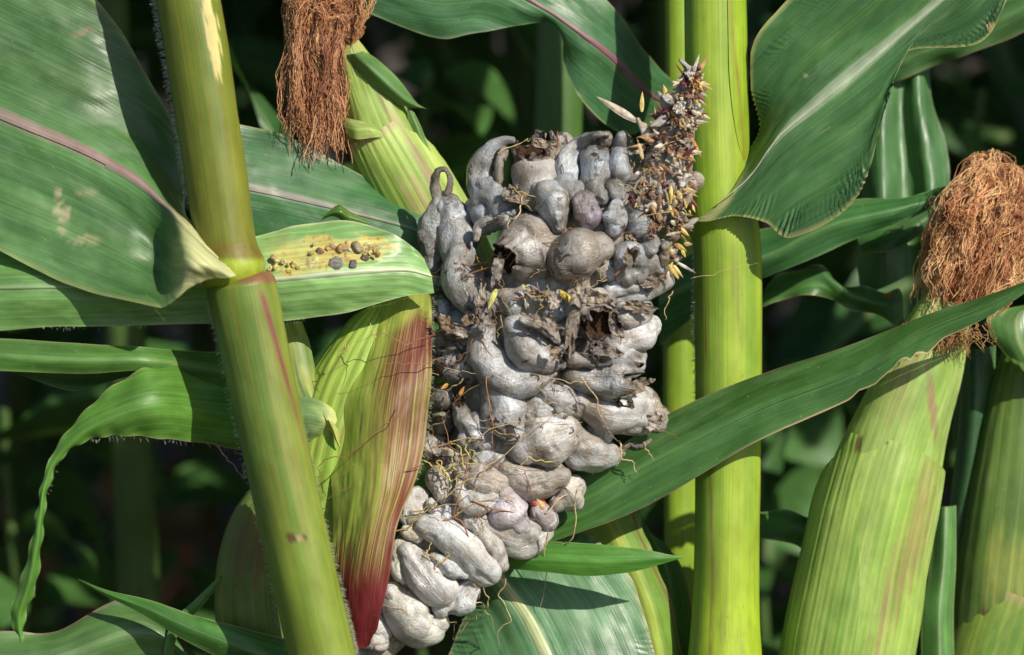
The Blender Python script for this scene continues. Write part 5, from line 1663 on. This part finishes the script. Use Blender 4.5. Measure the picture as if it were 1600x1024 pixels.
# ---- husk with the red streak, and the blistered blade that folds away from its top
def pig_husk_red(u, v, X):
    x, y = X[..., 0], X[..., 1]
    st = fbm(np.stack([v * 85, u * 2.6, 0 * u + 3], -1), 3)
    st2 = fbm(np.stack([v * 18, u * 1.1, 0 * u + 8], -1), 3)
    p = mix(np.array([0.27, 0.37, 0.05]) + 0 * X, np.array([0.36, 0.43, 0.085]), sm(-0.7, 0.8, st2 + 0.6 * (v - 0.4)))
    p = mix(p, np.array([0.36, 0.30, 0.10]), 0.35 * sm(0.1, 0.7, st) * sm(0.45, 0.7, v))
    red = np.array([0.145, 0.018, 0.024])
    # upper patch by the free edge
    cx = 655 - 0.30 * np.maximum(y - 520, 0) + 0.0 * x
    m1 = sm(-0.1, 0.6, 1 - np.abs(x - cx) / 50 - np.maximum(0, 520 - y) / 45 + 0.6 * st * sm(490, 620, y)) * (1 - sm(590, 740, y + 70 * st))
    # fading streaks
    m2 = sm(0.0, 0.7, st + 0.45 * sm(0.5, 0.95, v)) * sm(560, 640, y) * (1 - sm(800, 870, y)) * sm(0.30, 0.65, v) * 0.85
    # foot
    m3 = sm(0.0, 0.8, (y - 800) / 100 + 0.9 * st - 0.25 * (1 - v))
    wash = sm(0.35, 0.8, v + 0.1 * st2) * sm(560, 680, y) * (1 - sm(840, 900, y))
    p = mix(p, np.array([0.21, 0.06, 0.04]), 0.78 * wash * (0.75 + 0.5 * st))
    m = np.clip(np.maximum(np.maximum(m1, m2 * 0.85), m3), 0, 1)
    p = mix(p, red, m * 0.94)
    ln2 = fbm(np.stack([v * 120, u * 3.5, 0 * u + 15], -1), 2)
    bl2 = fbm(np.stack([v * 9, u * 9, 0 * u + 25], -1), 3)
    p = mix(p, np.array([0.38, 0.27, 0.11]), 0.55 * sm(0.1, 0.6, ln2 + 0.5 * bl2) * (1 - 0.75 * sm(860, 960, y)) * sm(0.2, 0.6, v))
    p = mix(p, np.array([0.17, 0.014, 0.025]), 0.8 * sm(860, 930, y))
    e = 1 - v
    return mix(p, np.array([0.30, 0.08, 0.05]), 0.6 * (1 - sm(0.0, 0.02, e)))


HUSK = leaf('husk', [
    [(596, 430, 10), (640, 430, -14), (672, 424, -30)],
    [(566, 510, -30), (622, 515, -72), (675, 510, -78)],
    [(528, 610, -60), (602, 612, -124), (673, 606, -108)],
    [(514, 690, -69), (592, 692, -138), (664, 690, -121)],
    [(520, 770, -101), (586, 766, -162), (646, 760, -144)],
    [(520, 835, -117), (574, 835, -166), (620, 824, -154)],
    [(520, 900, -122), (562, 902, -160), (610, 892, -164)],
    [(528, 955, -126), (560, 958, -148), (598, 946, -160)],
    [(538, 990, -130), (558, 994, -134), (586, 986, -156)],
    [(545, 1012, -130), (560, 1014, -136), (576, 1008, -134)]], EAR, pig_husk_red, mat=M_HUSK, nu=230, nv=221, wrinkle=2.0, seed=51, ruffle=(2.5, 5, 0.4))
hair_fringe(EAR, [(676, 460, -82), (674, 560, -100), (668, 670, -116), (650, 750, -116)], 200, 6, (1, 0.1, -0.2), 0.5, seed=31)
tube('husk', [(604, 470, -5, 10), (588, 510, -10, 36), (562, 570, -15, 56), (535, 640, -20, 66), (512, 740, -20, 70), (498, 850, -20, 66), (490, 960, -15, 60), (470, 1150, 10, 50)], EAR,
     husk_pig((0.22, 0.36, 0.05), (0.36, 0.47, 0.08), [(532, 740, 5, 130, 0.02, (0.26, 0.09, 0.05), 0.9)], 12), M_HUSK, nu=110, nv=60,
     th=(lambda u: -1.9 + 0 * u, lambda u: 0.45 + 0 * u), flute=[(0.9, 24, 0)], lump=2, seed=12)
leaf('husk', [
    [(600, 470, 20), (630, 470, 0), (650, 468, -10)],
    [(545, 500, 24), (580, 520, 0), (610, 520, -15)],
    [(505, 570, 24), (535, 590, 0), (560, 600, -20)],
    [(480, 650, 24), (505, 670, 0), (530, 690, -20)],
    [(460, 760, 24), (480, 780, 0), (500, 790, -20)]], EAR,
    green((0.10, 0.20, 0.035), rw=0, seed=52, edge=(0.15, 0.22, 0.05)), mat=M_HUSK, nu=70, nv=31, wrinkle=2, seed=52)
tube('husk', [(430, 760, -20, 30), (408, 830, -15, 52), (396, 920, -10, 62), (404, 1000, -10, 60), (430, 1120, -5, 48)], EAR,
     husk_pig((0.10, 0.16, 0.03), (0.22, 0.27, 0.05), [(400, 860, 40, 60, 0, (0.20, 0.09, 0.03), 0.7)], 13), M_HUSK, nu=80, nv=60, flute=[(0.9, 22, 0)], lump=2, seed=13)
# small side shoot beside the stalk
tube('side_shoot', [(452, 506, -30, 20), (458, 545, -34, 26), (466, 590, -40, 27), (478, 622, -46, 20), (488, 640, -50, 14)], EAR,
     husk_pig((0.10, 0.20, 0.06), (0.40, 0.46, 0.12), [(474, 596, 26, 26, 0, (0.50, 0.52, 0.14), 0.8)], 14), M_HUSK, nu=60, nv=40, flute=[(0.8, 22, 0)], lump=2, seed=14)
leaf('side_shoot', [
    [(455, 620, -60), (450, 650, -72), (448, 688, -64)],
    [(490, 622, -78), (486, 655, -92), (480, 690, -80)],
    [(514, 634, -84), (508, 660, -96), (498, 680, -84)],
    [(528, 650, -84), (524, 664, -90), (514, 676, -84)]], EAR,
    lambda u, v, X: mix(np.array([0.20, 0.32, 0.12]) + 0 * X, np.array([0.46, 0.50, 0.16]), sm(0.3, 0.9, u + 0.2 * fbm(np.stack([u * 3, v * 9, 0 * u], -1)))), mat=M_HUSK, nu=50, nv=25, wrinkle=2, seed=53)
leaf('side_shoot', [
    [(505, 640, -92), (512, 655, -96), (520, 660, -92)],
    [(512, 655, -100), (520, 668, -106), (528, 672, -100)],
    [(520, 680, -100), (526, 688, -104), (530, 690, -100)],
    [(528, 696, -98), (530, 698, -99), (532, 696, -98)]], EAR,
    green((0.50, 0.52, 0.16), rw=0, edge=(0.4, 0.4, 0.2), seed=54), mat=M_HUSK, nu=30, nv=11, seed=54)


def pig_blade(u, v, X):
    x, y = X[..., 0], X[..., 1]
    p = green((0.20, 0.37, 0.12), rib=(0.50, 0.58, 0.38), rw=0.055, edge=(0.5, 0.5, 0.3), seed=55)(u, v, X)
    n = fbm(np.stack([x / 22, y / 12, 0 * x], -1), 3)
    a = 1 - ((x - 525) / 95) ** 2 - ((y - 390 + 0.0 * (x - 525)) / 22) ** 2
    b = 1 - ((x - 462) / 52) ** 2 - ((y - 414) / 17) ** 2
    m = sm(-0.25, 0.4, np.maximum(a, b) + 0.5 * n)
    p = mix(p, np.array([0.58, 0.56, 0.20]), 0.9 * m)
    p = mix(p, np.array([0.60, 0.44, 0.10]), 0.6 * m * sm(0.1, 0.6, n))
    n5 = fbm(np.stack([x / 5, y / 4.5, 0 * x + 2], -1), 2)
    p = mix(p, np.array([0.34, 0.16, 0.07]), 0.65 * m * sm(0.35, 0.75, n5))
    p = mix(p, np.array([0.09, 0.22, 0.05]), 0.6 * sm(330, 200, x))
    c = 1 - ((x - 440) / 40) ** 2 - ((y - 395) / 40) ** 2
    p = mix(p, np.array([0.46, 0.50, 0.18]), 0.5 * sm(0, 1, c))
    return p


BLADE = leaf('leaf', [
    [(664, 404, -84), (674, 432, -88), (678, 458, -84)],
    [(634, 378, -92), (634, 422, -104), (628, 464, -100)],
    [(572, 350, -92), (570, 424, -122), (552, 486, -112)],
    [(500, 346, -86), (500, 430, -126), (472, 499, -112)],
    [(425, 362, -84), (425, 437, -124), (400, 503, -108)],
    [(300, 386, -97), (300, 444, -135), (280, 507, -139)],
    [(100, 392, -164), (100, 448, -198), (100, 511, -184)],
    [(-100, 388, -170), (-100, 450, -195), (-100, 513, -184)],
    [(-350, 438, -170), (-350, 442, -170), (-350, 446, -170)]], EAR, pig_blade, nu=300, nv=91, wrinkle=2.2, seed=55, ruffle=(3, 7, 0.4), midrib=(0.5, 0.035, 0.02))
hair_fringe(EAR, [(480, 498, -112), (440, 501, -110), (420, 502, -108)], 30, 4, (0, 1, 0), 0.4, rad=0.25, seed=32)
hair_fringe(EAR, [(240, 508, -170), (100, 511, -184), (0, 512, -184)], 60, 4, (0, 1, 0), 0.4, rad=0.25, seed=33)


def on_blade(x, y):
    """depth of the blistered blade near a point"""
    t = np.clip((y - 350) / 150, 0, 1)
    return -88 - 34 * math.sin(t * math.pi) - 2


rg = np.random.default_rng(77)
bl = [(524, 413, 11, (0.26, 0.25, 0.23)), (552, 414, 7, (0.12, 0.10, 0.09)), (558, 387, 10, (0.42, 0.34, 0.20)), (570, 404, 6, (0.16, 0.12, 0.09)), (534, 390, 8, (0.48, 0.30, 0.14)), (543, 382, 6, (0.55, 0.40, 0.18)),
      (500, 393, 6, (0.36, 0.14, 0.10)), (519, 388, 6, (0.38, 0.22, 0.14)), (486, 396, 5, (0.55, 0.42, 0.14)), (588, 396, 4, (0.36, 0.30, 0.14)), (464, 422, 6, (0.60, 0.44, 0.06)), (452, 424, 5, (0.62, 0.46, 0.08))]
for i in range(26):
    k = i % 2
    x, y = (rg.uniform(478, 592), 390 + rg.normal(0, 7)) if k else (rg.uniform(420, 505), 414 + rg.normal(0, 6))
    bl.append((x, y, rg.uniform(2.5, 6.0), [(0.70, 0.62, 0.24), (0.68, 0.54, 0.18), (0.60, 0.40, 0.18), (0.72, 0.68, 0.38)][int(rg.integers(0, 4))]))
for x, y, r, c in bl:
    gall([(x, y, r, on_blade(x, y) + (0.45 if r > 6.5 else 0.93) * r)], raw=True, tone=c, parent=BLADE, name='blister', nv=14, nb=6, lump=1.6, age=0.15)

# ---- silk threads caught on the galls
def silk_on(a, b, n, amp, lift, seed, sag=0, flat=None):
    p = wander((a[0], a[1], 0), (b[0], b[1], 0), n, amp, seed, sag)
    d = np.array([ear_depth(q[0], q[1]) for q in p]) if flat is None else np.linspace(flat[0], flat[1], n)
    k = np.ones(9) / 9
    d = np.convolve(np.pad(d, 4, mode='edge'), k, mode='valid')
    p[:, 2] = d - lift + 0.4 * p[:, 2]
    return p


SB, SY, SG = (0.30, 0.13, 0.05), (0.52, 0.42, 0.14), (0.50, 0.36, 0.18)
sk = [((735, 425), (905, 360), 16, 34, SB), ((745, 400), (772, 470), 10, 30, SB), ((690, 425), (810, 392), 12, 34, SB), ((800, 300), (875, 318), 8, 40, SG), ((795, 290), (832, 330), 12, 44, SG), ((812, 320), (795, 360), 10, 40, SG),
      ((818, 310), (860, 250), 10, 30, SB), ((872, 205), (862, 260), 9, 22, SB), ((862, 225), (880, 290), 8, 28, SB), ((660, 430), (740, 400), 10, 30, SG), ((676, 522), (760, 490), 14, 34, SG), ((752, 460), (770, 560), 14, 36, SB),
      ((705, 570), (765, 500), 12, 36, SB), ((800, 470), (890, 460), 16, 34, SB), ((840, 440), (870, 500), 12, 36, SB), ((760, 560), (775, 720), 12, 40, SB), ((668, 700), (895, 645), 14, 44, SG), ((700, 780), (880, 640), 18, 44, SG),
      ((908, 590), (965, 690), 8, 46, SG), ((965, 690), (995, 740), 14, 20, SG), ((735, 850), (690, 640), 18, 40, SB), ((660, 720), (730, 760), 18, 30, SY), ((690, 700), (745, 740), 24, 32, SY), ((700, 690), (720, 780), 22, 34, SY),
      ((740, 680), (700, 770), 22, 36, SY), ((712, 720), (770, 690), 20, 36, SY), ((690, 745), (735, 715), 26, 30, SY), ((640, 800), (760, 790), 12, 30, SG), ((660, 830), (800, 770), 14, 34, SG), ((690, 880), (760, 820), 10, 34, SG),
      ((630, 810), (720, 770), 14, 32, SY), ((620, 830), (690, 790), 12, 30, SG), ((855, 800), (905, 770), 14, 30, SG), ((735, 780), (850, 820), 14, 36, SB), ((668, 860), (690, 900), 10, 34, SG), ((780, 240), (830, 215), 14, 26, SG),
      ((960, 430), (1000, 380), 10, 34, SB), ((900, 440), (935, 410), 12, 34, SB), ((700, 640), (665, 690), 10, 30, SG), ((885, 500), (960, 470), 12, 40, SB), ((722, 590), (690, 640), 10, 34, SG), ((770, 390), (790, 470), 12, 36, SB)]
for i, (a, b, amp, lift, c) in enumerate(sk):
    threads('silk', [silk_on(a, b, 46, amp, lift, i + 1)], EAR, 1.25, [np.array(c) * random.uniform(0.8, 1.3)], sides=5)
rg = np.random.default_rng(91)
for i in range(64):
    q = AXF[int(rg.uniform(80, 320))]
    x, y = q[0] + rg.normal(0, 0.45) * q[3], q[1] + rg.normal(0, 0.4) * q[3]
    an, ln = rg.uniform(0, 6.28), rg.uniform(24, 110)
    c = (SB, SG, SG, SY)[int(rg.integers(0, 4))]
    threads('silk', [silk_on((x, y), (x + ln * math.cos(an), y + ln * math.sin(an) * 0.8), 34, rg.uniform(6, 16), rg.uniform(26, 40), i + 200)], EAR, rg.uniform(0.45, 0.8), [np.array(c) * rg.uniform(0.8, 1.4)], sides=4)
# dangling ones below
for i, (a, b, d0, d1, amp) in enumerate((((905, 770), (842, 955), -90, 20, 18), ((790, 905), (780, 1015), -60, 0, 14), ((755, 915), (770, 985), -60, 10, 12), ((742, 912), (755, 965), -70, 20, 10), ((858, 830), (850, 880), -80, -40, 8), ((745, 955), (708, 1000), -50, 30, 12),
                                         ((1052, 455), (1040, 500), -30, -20, 8), ((1004, 690), (1022, 720), -50, -30, 6))):
    threads('silk', [silk_on(a, b, 46, amp, 0, i + 60, flat=(d0, d1))], EAR, 1.15, [np.array(SG) * 1.2], sides=5)
# on the husk and across to the shoot
for i, (a, b, d0, d1, amp, c) in enumerate((((580, 505), (580, 555), -128, -140, 8, SG), ((678, 525), (555, 535), -112, -132, 16, SB), ((690, 560), (570, 565), -120, -150, 12, SB), ((640, 620), (500, 775), -160, -150, 22, SB), ((660, 725), (470, 790), -150, -120, 20, SB), ((540, 535), (535, 575), -110, -120, 12, SG),
                                            ((560, 700), (455, 770), -160, -130, 14, SB), ((340, 695), (378, 745), -110, -110, 6, SG))):
    threads('silk', [silk_on(a, b, 46, amp, 0, i + 80, flat=(d0, d1))], EAR, 0.85, [np.array(c)], sides=5)

# ---- pointed blade of a husk leaf under the galls
leaf('husk_blade', [
    [(690, 868, 0), (695, 880, 0), (700, 895, 0)],
    [(770, 858, -14), (772, 874, -24), (785, 890, -18)],
    [(850, 847, -34), (850, 873, -46), (850, 894, -38)],
    [(930, 850, -46), (928, 876, -58), (920, 900, -48)],
    [(1000, 858, -52), (1000, 875, -60), (990, 893, -52)],
    [(1044, 866, -54), (1044, 872, -57), (1040, 880, -54)],
    [(1067, 870, -54), (1068, 871, -54), (1067, 872, -54)]], EAR,
    green((0.075, 0.22, 0.03), rw=0.03, rib=(0.12, 0.28, 0.05), seed=57, edge=(0.2, 0.3, 0.08)), nu=100, nv=31, wrinkle=1.2, seed=57)

# ================================================================== FALLEN LEAVES AND WEEDS IN THE DARK
def fallen(x, y, col, az, ln, w, label, cat, z=0.02, stand=0.0):
    nu, nv = 24, 9
    u = np.linspace(0, 1, nu)[:, None]
    t = np.linspace(-1, 1, nv)[None, :]
    ww = w * np.sin(np.clip(u * 3.0 + 0.14, 0, math.pi)) ** 0.8
    X = (u - 0.5) * ln + 0 * t
    Y = ww * t
    Z = 0.25 * w * (1 - t ** 2) * np.sin(u * 9 + az) + stand * ln * u ** 1.3 + 0.03 * np.sin(u * 5 + az) + 0.05
    c, s = math.cos(az), math.sin(az)
    V = np.stack([x + X * c - Y * s, y + X * s + Y * c, Z + z], -1)
    V[..., 2] += -V[..., 2].min() + 0.01 + 0 * z
    pg = np.array(col) * (1 + 0.3 * fbm(np.stack([u * 5 + 0 * t, t * 2 + 0 * u, 0 * u * t + x], -1)))[..., None]
    cyl = np.stack([u * ln * 1000 + 0 * t, Y * 1000, 0 * Y + az], -1)
    b = V[0, nv // 2]
    o = mesh_obj('fallen_leaf' if cat == 'leaf' else 'weed_leaf', V, grid_faces(nu, nv), M_FIELD, None, pig=pg, cyl=cyl)
    o['label'] = label
    o['category'] = cat
    return o


def ground_at(px, py, z=0.03):
    q = (FWD * D + RIGHT * ((px - 800) * U) + UP * ((512 - py) * U))
    t = (z - CAM[2]) / q[2]
    return CAM + q * t


def weed(px, py, depth, h, n, seed_, label):
    """broad-leaved weed: thin stem and ovate leaves on short stalks"""
    rg = np.random.default_rng(seed_)
    top = W(np.array([px, py, depth / U], float))
    x, y, z = top[0], top[1], top[2]
    t = thing('weed_plant', label, 'weed', (x, y, 0), 'weeds in the shade between the rows')
    zz = np.linspace(0, z, 24)
    a = np.arange(8) / 8 * 6.283
    bx = 0.02 * np.sin(zz * 6)
    V = np.stack([x + bx[:, None] + 0.003 * np.cos(a), y + 0.003 * np.sin(a) + 0 * zz[:, None], zz[:, None] + 0 * a], -1)
    mesh_obj('stem', V, grid_faces(24, 8, True), M_STALK, t, pig=np.array([0.08, 0.15, 0.04]) * np.ones((24 * 8, 3)), cyl=V * 1000)
    for i in range(n):
        zc = z - h * (i / n) ** 1.1
        az = i * 2.4 + rg.normal(0, 0.3)
        ln, w = rg.uniform(0.05, 0.09), rg.uniform(0.018, 0.03)
        o = bpy.data.objects.new('leaf', WL)
        o.location = (0.02 * math.sin(zc * 6), 0, zc)
        o.rotation_euler = (rg.normal(0, 0.3), rg.uniform(-0.3, 0.6), az)
        o.scale = (ln, w * 2, ln)
        link(o, t)


_u = np.linspace(0, 1, 14)[:, None]
_t = np.linspace(-1, 1, 7)[None, :]
_w = 0.5 * np.sin(np.clip(_u, 0, 1) ** 0.8 * math.pi) ** 0.8 + 0.02
_V = np.stack([0.15 + _u + 0 * _t, _w * _t, 0.12 * np.sin(_u * 3) + 0.15 * _w * _t ** 2 - 0.3 * _u ** 2], -1)
_o = mesh_obj('leaf', _V, grid_faces(14, 7), M_FIELD, None, pig=np.array([0.07, 0.17, 0.04]) * np.ones((14 * 7, 3)), cyl=_V * 60)
WL = _o.data
bpy.data.objects.remove(_o)
for q, a in enumerate(((690, 110, 0.5, 0.34, 22, 'broad leaved weed in the shade above the galled ear'), (60, 640, 0.55, 0.35, 22, 'broad leaved weed in the shade beside the hanging leaf tail'),
                       (240, 800, 0.8, 0.3, 20, 'broad leaved weed low in the shade behind the leaning stalk'), (1240, 560, 0.55, 0.4, 22, 'broad leaved weed in the shade between upright stalk and silky ear'), (1560, 140, 0.6, 0.3, 20, 'broad leaved weed in the shade above the copper silk'))):
    weed(*a[:5], 900 + q, a[5])

for i, (px, py, col, az, ln, w, st, lab) in enumerate((
        (95, 905, (0.50, 0.20, 0.03), 0.5, 0.20, 0.030, 0.5, 'fallen orange corn leaf on the dark soil near the hanging leaf tail'),
        (262, 895, (0.30, 0.13, 0.05), 1.2, 0.16, 0.028, 0.5, 'fallen dry brown leaf on the soil below the small green weed'),
        (285, 855, (0.33, 0.14, 0.06), 2.0, 0.14, 0.025, 0.6, 'fallen reddish brown leaf on the soil beside the small green weed'),
        (250, 830, (0.10, 0.30, 0.05), 1.9, 0.18, 0.030, 1.0, 'small bright green weed leaf rising from the dark soil'),
        (110, 740, (0.12, 0.26, 0.05), 1.5, 0.24, 0.030, 1.2, 'pale green weed leaf on the soil behind the hanging leaf tail'))):
    g = ground_at(px, py + 25)
    fallen(g[0], g[1], col, az, ln, w, lab, 'leaf' if i < 3 else 'weed', stand=st)
